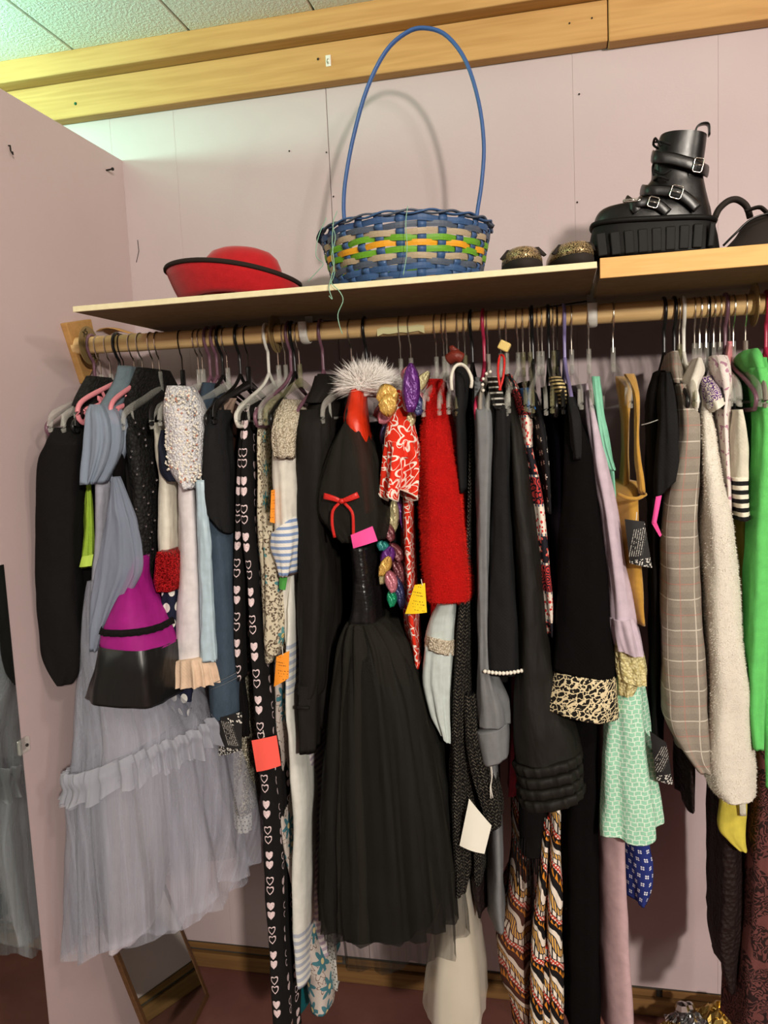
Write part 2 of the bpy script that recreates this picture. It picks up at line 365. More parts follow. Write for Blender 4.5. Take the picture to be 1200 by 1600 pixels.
# room
M['wallpink'] = mk('pink_paint', C(212, 192, 190), .62, lambda: mc(nz(vec(*obco()), 3., 4.), C(186, 167, 169), C(198, 181, 183)), lambda: (nz(vec(*obco()), 160., 3.), .12, .002), spec=.3)
M['partpink'] = mk('partition_paint', C(212, 184, 180), .6, lambda: mc(nz(vec(*obco()), 3., 4.), C(192, 170, 170), C(202, 182, 182)), lambda: (nz(vec(*obco()), 160., 3.), .12, .002), spec=.3)
M['pine'] = mk('pine_beam', C(206, 160, 96), .7, f_wood(C(204, 160, 102), C(168, 122, 68))); M['pine2'] = mk('pine_shelf_edge', C(222, 166, 96), .65, f_wood(C(236, 190, 122), C(214, 158, 92), 'x', 2., False))
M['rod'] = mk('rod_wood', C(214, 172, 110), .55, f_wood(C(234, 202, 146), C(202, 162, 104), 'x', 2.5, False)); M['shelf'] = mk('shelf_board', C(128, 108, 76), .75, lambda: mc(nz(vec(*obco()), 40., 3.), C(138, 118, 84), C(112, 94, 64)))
M['shelfedge'] = mk('shelf_edge', C(236, 230, 190), .6, lambda: mc(nz(vec(*obco()), 70., 3.), C(240, 234, 196), C(218, 206, 160)))
M['ceil'] = mk('ceiling_tile', C(240, 240, 232), .95, None, lambda: (nz(vec(*obco()), 130., 3., .65)*2., .5, .006)); M['gap'] = mk('dark_gap', C(70, 66, 60), .95)
M['floor'] = mk('floor_paint', C(118, 74, 66), .55, lambda: mc(nz(vec(*obco()), 7., 5., .65), C(96, 58, 54), C(138, 92, 82)), lambda: (nz(vec(*obco()), 40., 4.), .2, .003))
M['oldwood'] = mk('old_wood', C(116, 84, 48), .8, f_wood(C(136, 100, 58), C(92, 64, 36))); M['mirror'] = mk('mirror_glass', C(214, 222, 214), .03, metal=1.); M['frame'] = mk('mirror_frame', C(84, 58, 36), .5, f_wood(C(96, 66, 40), C(66, 44, 26), 'x', 2., False))
M['brass'] = mk('size_disc', C(150, 128, 86), .45, metal=.35); M['ply'] = mk('plywood', C(182, 138, 82), .75, f_wood(C(192, 148, 90), C(166, 122, 70), 'x', 1.2, False)); M['print'] = mk('black_print', C(16, 15, 14), .6)
M['bracket'] = mk('bracket_metal', C(150, 146, 136), .5, metal=.3); M['screw'] = mk('screw', C(50, 46, 44), .4, metal=.8)
M['hatred'] = mk('red_felt', C(178, 22, 30), .95, lambda: mc(nz(vec(*obco()), 60., 3.), C(158, 16, 24), C(190, 28, 34)), lambda: (nz(vec(*obco()), 500., 3.), .3, .002), sheen=.2); M['hattrim'] = mk('hat_binding', C(40, 30, 26), .9)
M['boot'] = mk('boot_leather', C(16, 15, 15), .34, None, lambda: (nz(vec(*obco()), 60., 3.), .12, .003), spec=.5); M['bootsole'] = mk('boot_sole', C(14, 13, 12), .6, spec=.2); M['chrome'] = mk('buckle_metal', C(190, 186, 178), .22, metal=1.); M['lace_cord'] = mk('boot_lace', C(14, 14, 14), .8)
M['glitter'] = mk('bronze_glitter', C(110, 88, 60), .3, f_glitter(C(70, 52, 34), C(226, 200, 150)), lambda: (wn(vor(vec(*obco()), 900.)[1]), .8, .002)); M['shoesole'] = mk('dark_shoe_sole', C(42, 36, 32), .8)
def bas(n, a, b): return mk(n, C(*a), .5, lambda: mc(nz(vec(*(c*s for c, s in zip(obco(), (60., 60., 500.)))), 1., 3.), C(*a), C(*b)), spec=.4)
M['b_blue'] = bas('basket_blue', (66, 100, 146), (44, 72, 112)); M['b_dark'] = bas('basket_slate', (92, 102, 116), (60, 70, 88)); M['b_tan'] = bas('basket_tan', (190, 172, 144), (156, 138, 112)); M['b_green'] = bas('basket_green', (116, 176, 44), (84, 140, 30)); M['b_orange'] = bas('basket_orange', (240, 176, 40), (216, 142, 24)); M['handle'] = mk('handle_blue', C(58, 92, 148), .45, spec=.4)
M['grass'] = mk('plastic_grass', C(132, 176, 150), .4, spec=.4)
M['tag_pink'] = mk('pink_card', C(244, 84, 160), .8); M['tag_coral'] = mk('coral_card', C(250, 96, 84), .8); M['tag_white'] = mk('white_card', C(238, 236, 222), .8); M['tag_green'] = mk('green_card', C(70, 146, 64), .8)
M['tag_orange'] = mk('orange_card', C(244, 152, 48), .8, f_tagprint(C(244, 152, 48), C(120, 60, 20))); M['tag_yellow'] = mk('yellow_card', C(246, 206, 34), .8, f_tagprint(C(246, 206, 34), C(110, 80, 10))); M['tag_black'] = mk('black_card', C(30, 29, 29), .6, f_blacktag)
M['string'] = mk('tag_string', C(226, 222, 212), .8); M['silver'] = mk('silver_foil', C(206, 206, 206), .16, metal=1.); M['gold'] = mk('gold_foil', C(190, 160, 90), .25, metal=1.)
for k_, c1, c2 in (('gold', (226, 186, 84), (196, 150, 90)), ('purple', (110, 44, 130), (76, 30, 110)), ('pink', (206, 130, 140), (160, 90, 110)), ('blue', (60, 64, 110), (36, 44, 84)), ('teal', (40, 150, 130), (30, 90, 110)), ('cream', (206, 198, 150), (170, 160, 120)), ('maroon', (120, 60, 64), (90, 40, 50)), ('emerald', (20, 170, 110), (10, 110, 90))):
    M['pet_'+k_] = mk('petal_'+k_, C(*c1), .3, (lambda a, b: lambda: mc(nz(vec(*uv()), 90., 2.), C(*a), C(*b)))(c1, c2), wrinkle(.6, 120, 60), metal=.25, spec=.6)
# ------------------------------------------------------------------ object helpers
def tag(o, label=None, cat=None, group=None, kind=None):
    if label: o['label'] = label
    if cat: o['category'] = cat
    if group: o['group'] = group
    if kind: o['kind'] = kind
    return o
def thing(name, label, cat, loc=(0, 0, 0), group=None):
    o = bpy.data.objects.new(name, None); COL.objects.link(o); o.location = loc; o.empty_display_size = .02
    return tag(o, label, cat, group)
def world_of(p):
    v = Vector((0, 0, 0))
    while p is not None: v += p.location; p = p.parent
    return v
def mesh(name, vs, fs, mat, parent=None, uvs=None, smooth=True, kind=None, auto=None):
    off = world_of(parent)
    me = bpy.data.meshes.new(name)
    me.from_pydata([(Vector(v)-off)[:] for v in vs], [], fs)
    if uvs is not None:
        l = me.uv_layers.new(name='UVMap'); flat = []
        for f, uf in zip(fs, uvs):
            for c in uf: flat += [c[0], c[1]]
        l.data.foreach_set('uv', flat)
    if smooth: me.polygons.foreach_set('use_smooth', [True]*len(me.polygons))
    me.materials.append(mat if not isinstance(mat, str) else M[mat]); me.update()
    if smooth and auto: me.set_sharp_from_angle(angle=math.radians(auto))
    o = bpy.data.objects.new(name, me); COL.objects.link(o); o.parent = parent
    if kind: o['kind'] = kind
    return o
class MB:
    def __init__(s): s.v = []; s.f = []
    def add(s, v, f):
        k = len(s.v); s.v += [Vector(x) for x in v]; s.f += [tuple(i+k for i in g) for g in f]; return s
    def box(s, c, h, rot=None):
        p = [Vector((x*h[0], y*h[1], z*h[2])) for z in (-1, 1) for y in (-1, 1) for x in (-1, 1)]
        if rot is not None: p = [rot @ q for q in p]
        return s.add([q+Vector(c) for q in p], [(0, 2, 3, 1), (4, 5, 7, 6), (0, 1, 5, 4), (2, 6, 7, 3), (0, 4, 6, 2), (1, 3, 7, 5)])
    def tube(s, pts, r, n=8, rb=None, up=None, closed=False):
        pts = [Vector(p) for p in pts]; N = len(pts); vs = []; fs = []
        prev = None
        for i, p in enumerate(pts):
            a = pts[(i-1) % N] if (closed or i) else p; b = pts[(i+1) % N] if (closed or i < N-1) else p
            t = (b-a).normalized()
            if up is not None: nn = Vector(up)-t*Vector(up).dot(t)
            elif prev is None:
                nn = Vector((0, 0, 1)) if abs(t.z) < .9 else Vector((1, 0, 0)); nn = nn-t*nn.dot(t)
            else: nn = prev-t*prev.dot(t)
            nn.normalize(); prev = nn; bb = t.cross(nn)
            ri = r[i] if isinstance(r, (list, tuple)) else r
            rj = (rb[i] if isinstance(rb, (list, tuple)) else rb) if rb else ri
            vs += [p+nn*(math.cos(2*PI*k/n)*ri)+bb*(math.sin(2*PI*k/n)*rj) for k in range(n)]
        for i in range(N if closed else N-1):
            j = (i+1) % N
            fs += [(i*n+k, i*n+(k+1) % n, j*n+(k+1) % n, j*n+k) for k in range(n)]
        if not closed: fs += [tuple(range(n))[::-1], tuple((N-1)*n+k for k in range(n))]
        return s.add(vs, fs)
    def sphere(s, c, r, n=8, m=6, sc_=(1, 1, 1)):
        vs = [Vector((0, 0, 1))]; fs = []
        for i in range(1, m):
            a = PI*i/m; vs += [Vector((math.sin(a)*math.cos(2*PI*k/n), math.sin(a)*math.sin(2*PI*k/n), math.cos(a))) for k in range(n)]
        vs.append(Vector((0, 0, -1)))
        for k in range(n): fs.append((0, 1+k, 1+(k+1) % n))
        for i in range(m-2): fs += [(1+i*n+k, 1+(i+1)*n+k, 1+(i+1)*n+(k+1) % n, 1+i*n+(k+1) % n) for k in range(n)]
        L = len(vs)-1; b = 1+(m-2)*n
        for k in range(n): fs.append((b+k, L, b+(k+1) % n))
        return s.add([Vector((q.x*sc_[0], q.y*sc_[1], q.z*sc_[2]))*r+Vector(c) for q in vs], fs)
    def lathe(s, prof, c=(0, 0, 0), n=32, fn=None):
        vs = []; fs = []; m = len(prof)
        for i, (r, z) in enumerate(prof):
            for k in range(n):
                a = 2*PI*k/n; q = Vector((r*math.cos(a), r*math.sin(a), z))
                if fn: q = fn(q, a, i)
                vs.append(q+Vector(c))
        for i in range(m-1): fs += [(i*n+k, i*n+(k+1) % n, (i+1)*n+(k+1) % n, (i+1)*n+k) for k in range(n)]
        return s.add(vs, fs)
    def build(s, name, mat, parent=None, smooth=True, auto=None, kind=None):
        uvs = [[(s.v[i].x, s.v[i].z) for i in f] for f in s.f]
        return mesh(name, s.v, s.f, mat, parent, uvs, smooth, kind, auto)
def bevel(o, w, seg=2):
    m = o.modifiers.new('bevel', 'BEVEL'); m.width = w; m.segments = seg; m.limit_method = 'ANGLE'; return o
def cr(P, t):
    """Catmull-Rom through list of tuples, t in 0..len-1"""
    i = min(int(t), len(P)-2); f = t-i
    p0, p1, p2, p3 = P[max(i-1, 0)], P[i], P[i+1], P[min(i+2, len(P)-1)]
    out = []
    for a, b, c, d in zip(p0, p1, p2, p3):
        m1 = (c-a)*.5; m2 = (d-b)*.5
        if (c-b) == 0: m1 = m2 = 0
        out.append((2*f**3-3*f*f+1)*b+(f**3-2*f*f+f)*m1+(-2*f**3+3*f*f)*c+(f**3-f*f)*m2)
    return out
def spline(P, n): return [Vector(cr([tuple(p) for p in P], (len(P)-1)*k/(n-1))) for k in range(n)]
SEED = [7]
def cloth(name, mat, parent, rows, Yf=1.5, Yb=None, hx=None, fold=.003, k=5, ramp_=(.3, 1.), n=36, m=None, e=.8, ab_=.013, top=True, bottom='tuck', wr=.003, hem=0., hemk=0, kind=None, tilt_back=True):
    """closed cloth shell lofted through rows (py, xl, xr[, Yf[, Yb]]): left and right silhouette at depth Yf; hx = hanger x at the back"""
    SEED[0] += 1; rnd = random.Random(SEED[0]); ph = [rnd.uniform(0, 6.28) for _ in range(6)]; off = rnd.uniform(0, 50)
    R_ = []
    for r in rows:
        py = r[0] if isinstance(r[0], tuple) else (r[0], r[0])
        yf = r[3] if len(r) > 3 and r[3] else Yf
        yb = r[4] if len(r) > 4 else (Yb if Yb else (min(1.9, 3.40-yf) if hx is not None else yf+.09))
        yb = max(yb, yf+.02)
        w = yf+min(.03, (yb-yf)*.3)
        a, b = U(r[1], py[0], w), U(r[2], py[1], w)
        R_.append((a.x, a.z, b.x, b.z, yf, yb))
    if m is None: m = max(14, min(64, int(abs(R_[0][1]-R_[-1][1])/.012)))
    vs = []; us = []; nr = len(R_)
    rings = []
    for j in range(m+1):
        t = j/m; q = cr(R_, t*(nr-1)); rings.append((q, t))
    if bottom == 'tuck': rings.append((rings[-1][0], 1.)); rings.append((rings[-1][0], 1.))
    half = n//2
    for j, (q, t) in enumerate(rings):
        ax, az, bx, bz, yf, yb = q
        cx = (ax+bx)/2; hw = (bx-ax)/2
        amp = fold*(ramp_[0]+(ramp_[1]-ramp_[0])*t)
        tuck = j-m if j > m else 0
        row = []
        for i in range(n):
            th = 2*PI*i/n-PI
            c, s_ = math.cos(th), math.sin(th)
            lx = math.copysign(abs(s_)**e, s_); d = (1-math.copysign(abs(c)**e, c))/2
            xc, h = cx, hw
            if hx is not None: xc = cx+(hx-cx)*d; h = hw+(ab_-hw)*min(1, d*1.3)
            zz = az+(bz-az)*(lx+1)/2 if (hx is None or not tilt_back) else (az+(bz-az)*(lx+1)/2)*(1-d)+(az+bz)/2*d
            fd = amp*(math.sin(k*th+ph[0]+t*1.3*math.sin(ph[1]))+.5*math.sin((2*k-1)*th+ph[2]-t*.9)+.35*math.sin((k//2+1)*th+ph[3]))
            if wr:
                wv = mnoise.noise(Vector((xc*14+lx*1.1+off, d*4, zz*9)))+.5*mnoise.noise(Vector((lx*3+off, d*9, zz*22))); fd += wr*1.5*wv
            x = xc+h*lx+fd*lx*1.0; y = yf+d*(yb-yf)+fd*(2*d-1)*.8
            if hem and t > .6:
                zz += hem*((t-.6)/.4)*math.sin(hemk*th+ph[4])
            if tuck:
                f_ = .9 if tuck == 1 else .55
                x = xc+(x-xc)*f_; ym = (yf+yb)/2; y = ym+(y-ym)*(f_ if tuck == 2 else .96); zz += .004*tuck
            row.append(Vector((x, y, zz)))
        vs.append(row)
    # uvs: arc length measured from the front centre
    U_ = []
    for row in vs:
        L = [0]
        for i in range(n): L.append(L[-1]+(row[(i+1) % n]-row[i]).length)
        c0 = L[half]; U_.append([a-c0 for a in L])
    V_ = [sum(p.z for p in r)/n for r in vs]
    V2 = [V_[0]]
    for j in range(1, len(vs)): V2.append(V2[-1]-abs(V_[j]-V_[j-1]))
    flat = [p for r in vs for p in r]; fs = []; uf = []
    for j in range(len(vs)-1):
        for i in range(n):
            fs.append((j*n+i, (j+1)*n+i, (j+1)*n+(i+1) % n, j*n+(i+1) % n))
            uf.append([(U_[j][i], vs[j][i].z), (U_[j+1][i], vs[j+1][i].z), (U_[j+1][i+1], vs[j+1][(i+1) % n].z), (U_[j][i+1], vs[j][(i+1) % n].z)])
    if top:
        fs.append(tuple(range(n))); uf.append([(vs[0][i].x, vs[0][i].z) for i in range(n)])
    if bottom == 'tuck':
        b = (len(vs)-1)*n; fs.append(tuple(b+i for i in range(n))[::-1]); uf.append([(0, V2[-1])]*n)
    return mesh(name, flat, fs, mat, parent, uf, True, kind)
def fibres(name, mat, parent, src, count, length, width, seed=1, grav=.4, zmin=None, region=None):
    """short thin fibre triangles standing on a cloth part"""
    rnd = random.Random(seed); me = src.data; off = world_of(src.parent); vs = []; fs = []
    polys = [p for p in me.polygons if len(p.vertices) == 4]
    ws = [p.area for p in polys]; pick = rnd.choices(polys, ws, k=count)
    for p in pick:
        q = [me.vertices[i].co for i in p.vertices]; a, b = rnd.random(), rnd.random()
        c = (q[0]*(1-a)+q[1]*a)*(1-b)+(q[3]*(1-a)+q[2]*a)*b
        nn = p.normal
        d = (nn+Vector((rnd.uniform(-.8, .8), rnd.uniform(-.8, .8), rnd.uniform(-.8, .6)-grav))).normalized()
        s_ = d.cross(Vector((rnd.uniform(-1, 1), rnd.uniform(-1, 1), rnd.uniform(-1, 1)))).normalized()*width
        l = length*rnd.uniform(.5, 1.2); k = len(vs)
        vs += [c+off-s_, c+off+s_, c+off+d*l]; fs.append((k, k+1, k+2))
    return mesh(name, vs, fs, mat, parent, None, False, 'stuff')
def card(name, label, mat, quad, Y, th=.0007, group=None, string=None, yslope=0., cat='tag', hole=False):
    """hanging card: pixel quad tl,tr,br,bl at depth Y"""
    ps = [U(x, y, Y+(yslope if i in (1, 2) else 0)) for i, (x, y) in enumerate(quad)]
    c = sum(ps, Vector())/4
    nrm = (ps[1]-ps[0]).cross(ps[3]-ps[0]).normalized()
    t = thing(name, label, cat, ((ps[0]+ps[1])/2)[:], group)
    ex = ((ps[1]-ps[0])+(ps[2]-ps[3])).normalized(); ez = ((ps[0]-ps[3])+(ps[1]-ps[2])).normalized()
    N_ = 6; vs = []; uvs = []
    for s_ in (1, -1):
        for j in range(N_+1):
            for i in range(N_+1):
                a, b = i/N_, j/N_
                p = (ps[0]*(1-a)+ps[1]*a)*(1-b)+(ps[3]*(1-a)+ps[2]*a)*b
                bend = .0035*math.sin(PI*a)*(.4+b)
                vs.append(p-nrm*(th*.5*s_+bend)); uvs.append(((p-c).dot(ex), (p-c).dot(ez)))
    W_ = N_+1; fs = []
    for s_ in range(2):
        o_ = s_*W_*W_
        for j in range(N_):
            for i in range(N_):
                f = (o_+j*W_+i, o_+j*W_+i+1, o_+(j+1)*W_+i+1, o_+(j+1)*W_+i); fs.append(f if s_ else f[::-1])
    rim = [i for i in range(N_)]+[j*W_+N_ for j in range(N_)]+[N_*W_+i for i in range(N_, 0, -1)]+[j*W_ for j in range(N_, 0, -1)]
    for a_, b_ in zip(rim, rim[1:]+rim[:1]): fs.append((a_, b_, b_+W_*W_, a_+W_*W_))
    mesh('card', vs, fs, mat, t, [[uvs[i] for i in f] for f in fs], True, None, 40)
    if string:
        pts = [U(x, y, Y-.002) for x, y in string]
        MB().tube(spline(pts, 8), .0008, 5).build('string', 'string', t)
    return t
def ribbon(pts, w, th, up): return MB().tube(pts, w, 8, th, up)

# ------------------------------------------------------------------ the room
def struct(o): o['kind'] = 'structure'; return o
FL = -.065
floor = MB().box((.4, .4, FL-.03), (2.4, 2.2, .03)).build('floor', 'floor', None, False); struct(floor)
# back wall: backing plus painted sheets with recessed joints
M['seam'] = mk('seam_paint', C(176, 152, 148), .8)
wallb = MB().box((.4, WALL+.030, 1.3), (2.2, .02, 1.4)).build('wall_back', 'seam', None, False); struct(wallb)
seams = [-1.8]+[U(x, 200, WALL).x for x in (172, 272, 512, 896, 1122)]+[1.0, 1.6]
ZB = U(700, 1510, WALL).z
for a, b in zip(seams, seams[1:]):
    g = .0008 if abs(b-seams[3]) < .01 else .0001; h = .0008 if abs(a-seams[3]) < .01 else .0001
    bevel(MB().box(((a+h+b-g)/2, WALL+.008, (ZB+2.5)/2), ((b-g-a-h)/2, .008, (2.5-ZB)/2)).build('wall_panel', 'wallpink', wallb, False), .0005, 1)
def nail(px, py, Y, r=.0028):
    c = U(px, py, Y-.002); return MB().sphere(c, r, 8, 5, (1, .6, 1))
for x, y in ((905, 147), (452, 236), (510, 238), (521, 307), (902, 316)): nail(x, y, WALL, .0022).build('nail_hole', 'screw', wallb)
# skirting timbers at the foot of the back wall
bb = MB().box((.4, WALL+.004, (FL+ZB)/2), (2.1, .004, (ZB-FL)/2)).build('baseboard_back', 'gap', None, False); struct(bb)
for x0, x1, z0_, z1_, yy in ((-1.09, -.62, ZB-.020, ZB-.002, .004), (-.61, .22, ZB-.022, ZB-.004, .006), (.235, 1.4, ZB-.021, ZB-.002, .006), (-1.09, .05, FL+.001, ZB-.025, .016), (.052, 1.4, FL+.001, ZB-.024, .016)):
    bevel(MB().box(((x0+x1)/2, WALL-yy/2, (z0_+z1_)/2), ((x1-x0)/2, yy/2, (z1_-z0_)/2)).build('timber', 'oldwood', bb, False), .002)
# left partition
part = MB().box((XP-.035, 1.0, 1.06), (.02, 1.0, 1.12)).build('wall_left', 'partpink', None, False); struct(part)
ZP = UX(187, 248, XP).z
Yj, Yk = 1.634, 1.676
bevel(MB().box((XP-.008, (WALL-.3)/2, (ZP+FL)/2), (.008, (WALL+.3)/2, (ZP-FL)/2)).build('wall_panel', 'partpink', part, False), .002)
hk = UX(14, 237, XP)
MB().tube([hk+Vector((0, 0, .012)), hk+Vector((.004, 0, .012)), hk+Vector((.006, -.002, 0)), hk+Vector((.012, -.004, -.008)), hk+Vector((.014, -.008, -.004))], .0016, 6).build('wall_hook', 'screw', part)
q = UX(166, 266, XP); MB().tube([q, q+Vector((.018, 0, .001))], .0022, 6).sphere(q+Vector((.018, 0, .001)), .0042).build('screw', 'screw', part)
q = UX(214, 378, XP+.0); 
MB().tube([U(215, 375, WALL-.001), U(217, 392, WALL-.003), U(213, 410, WALL-.001)], .0008, 5).build('hair_crack', 'screw', wallb)
# wall mirror screwed to the partition
mz1 = UX(5, 920, XP).z; YM = 1.39
t = thing('wall_mirror', 'frameless tall mirror fixed to the pink partition at the left edge', 'mirror', (XP, .9, .02))
bevel(MB().box((XP+.003, .86, .62), (.003, YM-.86, .615)).build('glass', 'mirror', t, False), .001, 1)
q = UX(33, 1165, XP)
cp = thing('mirror_clip', 'clear plastic clip screwed beside the wall mirror edge', 'clip', q[:])
bevel(MB().box(q+Vector((.005, .0, 0)), (.005, .017, .016)).build('clip_body', 'clear', cp, False), .003)
MB().sphere(q+Vector((.011, .004, 0)), .0035).build('screw', 'screw', cp)
# ceiling tiles
ZC = U(300, 53, WALL-.065).z
ceil = MB().box((.4, .6, ZC+.05), (2.4, 1.7, .02)).build('ceiling', 'gap', None, False); struct(ceil)
cx = [UZ(120, 82, ZC).x, UZ(300, 53, ZC).x, UZ(494, 22, ZC).x]; pitch = (cx[2]-cx[0])/2
def shared(me_src, name, parent, loc):
    o = bpy.data.objects.new(name, me_src); COL.objects.link(o); o.parent = parent; o.location = loc; return o
tile = None
for i in range(-5, 8):
    for j in range(5):
        loc = (cx[1]+pitch*(i+.5), WALL+.02-.19-pitch*2*(j+.0), ZC+.015)
        if j == 0:
            loc = (cx[1]+pitch*(i+.5), WALL-.05, ZC+.015)
        if tile is None:
            o = MB().box((0, 0, 0), (pitch/2-.0022, pitch-.0022, .015)).build('ceiling_tile', 'ceil', ceil, False); o.location = loc; bevel(o, .002, 1); tile = o
        else:
            o = shared(tile.data, 'ceiling_tile', ceil, loc); bevel(o, .002, 1)
        o.location = (loc[0], WALL-.05-pitch+.10-pitch*2*j, loc[2])
# timber plates along the top of the wall
def plate(name, n_, x0, x1, y0, y1, z0, z1):
    o = MB().box(((x0+x1)/2, (y0+y1)/2, (z0+z1)/2), ((x1-x0)/2, (y1-y0)/2, (z1-z0)/2)).build(name, 'pine', None, False); struct(o); return bevel(o, .003)
zb0 = U(600, 114, WALL-.04).z; zb1 = U(600, 52, WALL-.04).z
trim1 = plate('trim_1', 1, -2.0, U(950, 40, WALL-.04).x-.001, WALL-.04, WALL-.0005, zb0, zb1)
trim2 = plate('trim_2', 1, U(950, 40, WALL-.04).x+.001, 1.7, WALL-.043, WALL-.0005, zb0-.003, zb1+.12)
trim3 = plate('trim_3', 1, -2.0, U(950, 2, WALL-.06).x+.0, WALL-.085, WALL-.0005, zb1+.001, ZC+.0)
for x, y, r in ((497, 92, .003), (890, 36, .002), (925, 28, .002)): nail(x, y, WALL-.04, r).build('nail', 'screw', trim1)
q = U(513, 95, WALL-.04); pl = MB().box(q, (.0065, .0015, .013)).build('hook_plate', 'p_white', trim1, False); bevel(pl, .001)
MB().tube([q+Vector((0, -.003, .004)), q+Vector((0, -.008, -.002)), q+Vector((0, -.003, -.008))], .0012, 6).build('plate_eye', 'wire', pl)
q = U(118, 162, WALL-.04); MB().sphere(q, .004, 8, 6).build('green_pin', mk('pin_green', C(20, 90, 60), .5), trim1)
# shelf boards
YSF = 1.43
sb_l, sb_r = U(114, 483, YSF), U(933, 424, YSF)
ZS = (sb_l.z+sb_r.z)/2; ST = .0105
def board(name, label, x0, x1, yf, z0, th, mt, edge):
    t = thing(name, label, 'shelf', ((x0+x1)/2, 1.7, z0))
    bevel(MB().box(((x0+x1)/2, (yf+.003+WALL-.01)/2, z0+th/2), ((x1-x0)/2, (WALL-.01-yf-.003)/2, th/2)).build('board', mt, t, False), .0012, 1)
    bevel(MB().box(((x0+x1)/2, yf+.0012, z0+th/2), ((x1-x0)/2, .0022, th/2+.0002)).build('edge_band', edge, t, False), .0008, 1)
    return t
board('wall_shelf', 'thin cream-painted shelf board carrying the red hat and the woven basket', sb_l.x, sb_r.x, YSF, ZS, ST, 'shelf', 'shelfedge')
ps = U(1060, 425, 1.475); PZ = U(1060, 425, 1.475).z; PT = U(1060, 393, 1.475).z-PZ
PX0 = U(934, 430, 1.47).x
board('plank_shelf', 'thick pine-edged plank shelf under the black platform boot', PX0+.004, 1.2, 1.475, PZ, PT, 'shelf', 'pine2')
SHZ, PLZ = ZS+ST, PZ+PT
# hanging rod, supports, size discs, mounting block
rod = thing('closet_rod', 'long round pale wooden rod holding all the clothes hangers', 'rod', ((ROD_A+ROD_B)/2)[:])
MB().tube([ROD_A+(ROD_B-ROD_A)*k/12 for k in range(13)], .0198, 24).build('dowel', 'rod', rod, True, 40)
st_ = U(637, 514, RY-.0187)
a = U(592, 517, RY); b = U(665, 511, RY)
vs = []; fs = []
for i in range(9):
    p = a+(b-a)*i/8
    for j, an in enumerate((-.5, -.1, .3, .7)):
        e_ = .12*math.sin(i*2.1+j); vs.append(Vector((p.x, p.y-.0202*math.cos(an+e_*.5), p.z+.0202*math.sin(an+e_*.5)+(-.004 if i in (0, 8) else 0))))
for i in range(8):
    for j in range(3): fs.append((i*4+j, (i+1)*4+j, (i+1)*4+j+1, i*4+j+1))
mesh('sticker_residue', vs, fs, mk('sticker_residue', C(214, 210, 160), .7), rod)
def support(px, label):
    x = hookX(px); z = rodz(x); t = thing('rod_support', label, 'bracket', (x, RY, z), 'rod supports under the shelf')
    top = ZS if px < 930 else PZ
    MB().box((x, RY+.028, (z+top)/2+.01), (.0085, .0025, (top-z)/2+.012)).build('strap', 'bracket', t, False)
    P = [Vector((x, RY+.028, z+.02))]+[Vector((x, RY+.0235*math.cos(a_), z+.0235*math.sin(a_))) for a_ in [-.1-PI*k/14 for k in range(13)]]
    P.append(Vector((x, RY-.024, z+.02)))
    MB().tube(spline(P, 30), .010, 8, .003, (1, 0, 0)).build('cup', 'p_white', t)
    MB().tube([Vector((x+.006, RY+.03, top-.012)), Vector((x+(.10 if px < 900 else -.10), RY+.16, top-.003))], .002, 6).build('stay_rod', 'screw', t)
support(478, 'white plastic rod support left of the feather collar'); support(925, 'white plastic rod support above the mustard pinafore')
def disc(px, label, r, yaw, name='size_disc', text=False):
    x = hookX(px); z = rodz(x); t = thing(name, label, 'size divider', (x, RY, z), 'round size dividers on the rod')
    rot = Matrix.Rotation(yaw, 3, 'Z'); n_ = 40; vs = []; fs = []
    for s_ in (-1, 1):
        for rr in (.0205, r):
            vs += [rot @ Vector((s_*.0009, rr*math.cos(2*PI*k/n_), rr*math.sin(2*PI*k/n_)))+Vector((x, RY, z)) for k in range(n_)]
    for k in range(n_):
        l = (k+1) % n_
        fs += [(k, l, n_+l, n_+k), (2*n_+k, 3*n_+k, 3*n_+l, 2*n_+l), (n_+k, n_+l, 3*n_+l, 3*n_+k), (k, 2*n_+k, 2*n_+l, l)]
    d = mesh('ring', vs, fs, 'brass', t, None, False)
    if text:
        for ang, s_ in ((0, 1), (PI, 1)):
            cu = bpy.data.curves.new('size_text', 'FONT'); cu.body = 'XS'; cu.size = .019; cu.align_x = 'CENTER'; cu.align_y = 'CENTER'; cu.extrude = .0003
            tmp = bpy.data.objects.new('tmp_text', cu); COL.objects.link(tmp)
            me = bpy.data.meshes.new_from_object(tmp.evaluated_get(bpy.context.evaluated_depsgraph_get())); bpy.data.objects.remove(tmp)
            o = bpy.data.objects.new('size_text', me); me.materials.clear(); me.materials.append(M['print']); COL.objects.link(o); o.parent = t
            o.rotation_euler = (Matrix.Rotation(yaw, 3, 'Z') @ Matrix.Rotation(ang+.5, 3, 'X') @ Matrix(((0, 0, 1), (1, 0, 0), (0, 1, 0)))).to_euler()
            o.location = rot @ Vector((.0016, .031*-math.sin(ang+.5), .031*math.cos(ang+.5)))
    return t
bpy.context.view_layer.update()
disc(139, 'brown XS size disc at the left end of the rod', .044, .05, text=True)
disc(431, 'brass size disc on the rod beside the white tube hanger hook', .042, -.02)
disc(1178, 'brass size disc on the rod above the green hoodie', .042, .02)
bl = thing('rod_mount', 'plywood mounting block turned on its corner, holding the rod end to the partition', 'block', UX(116, 550, XP)[:])
P4 = [UX(97, 505, XP+.006), UX(137, 499, XP+.006), UX(150, 560, XP+.006), UX(128, 600, XP+.006)]
P4 = [Vector((XP, p.y, p.z)) for p in P4]; vs = P4+[p+Vector((.016, 0, 0)) for p in P4]
bevel(mesh('block', vs, [(0, 1, 2, 3), (7, 6, 5, 4), (0, 4, 5, 1), (1, 5, 6, 2), (2, 6, 7, 3), (3, 7, 4, 0)], 'ply', bl, None, False), .002)
MB().lathe([(.0, .004), (.026, .004), (.026, 0)], (0, 0, 0), 24)
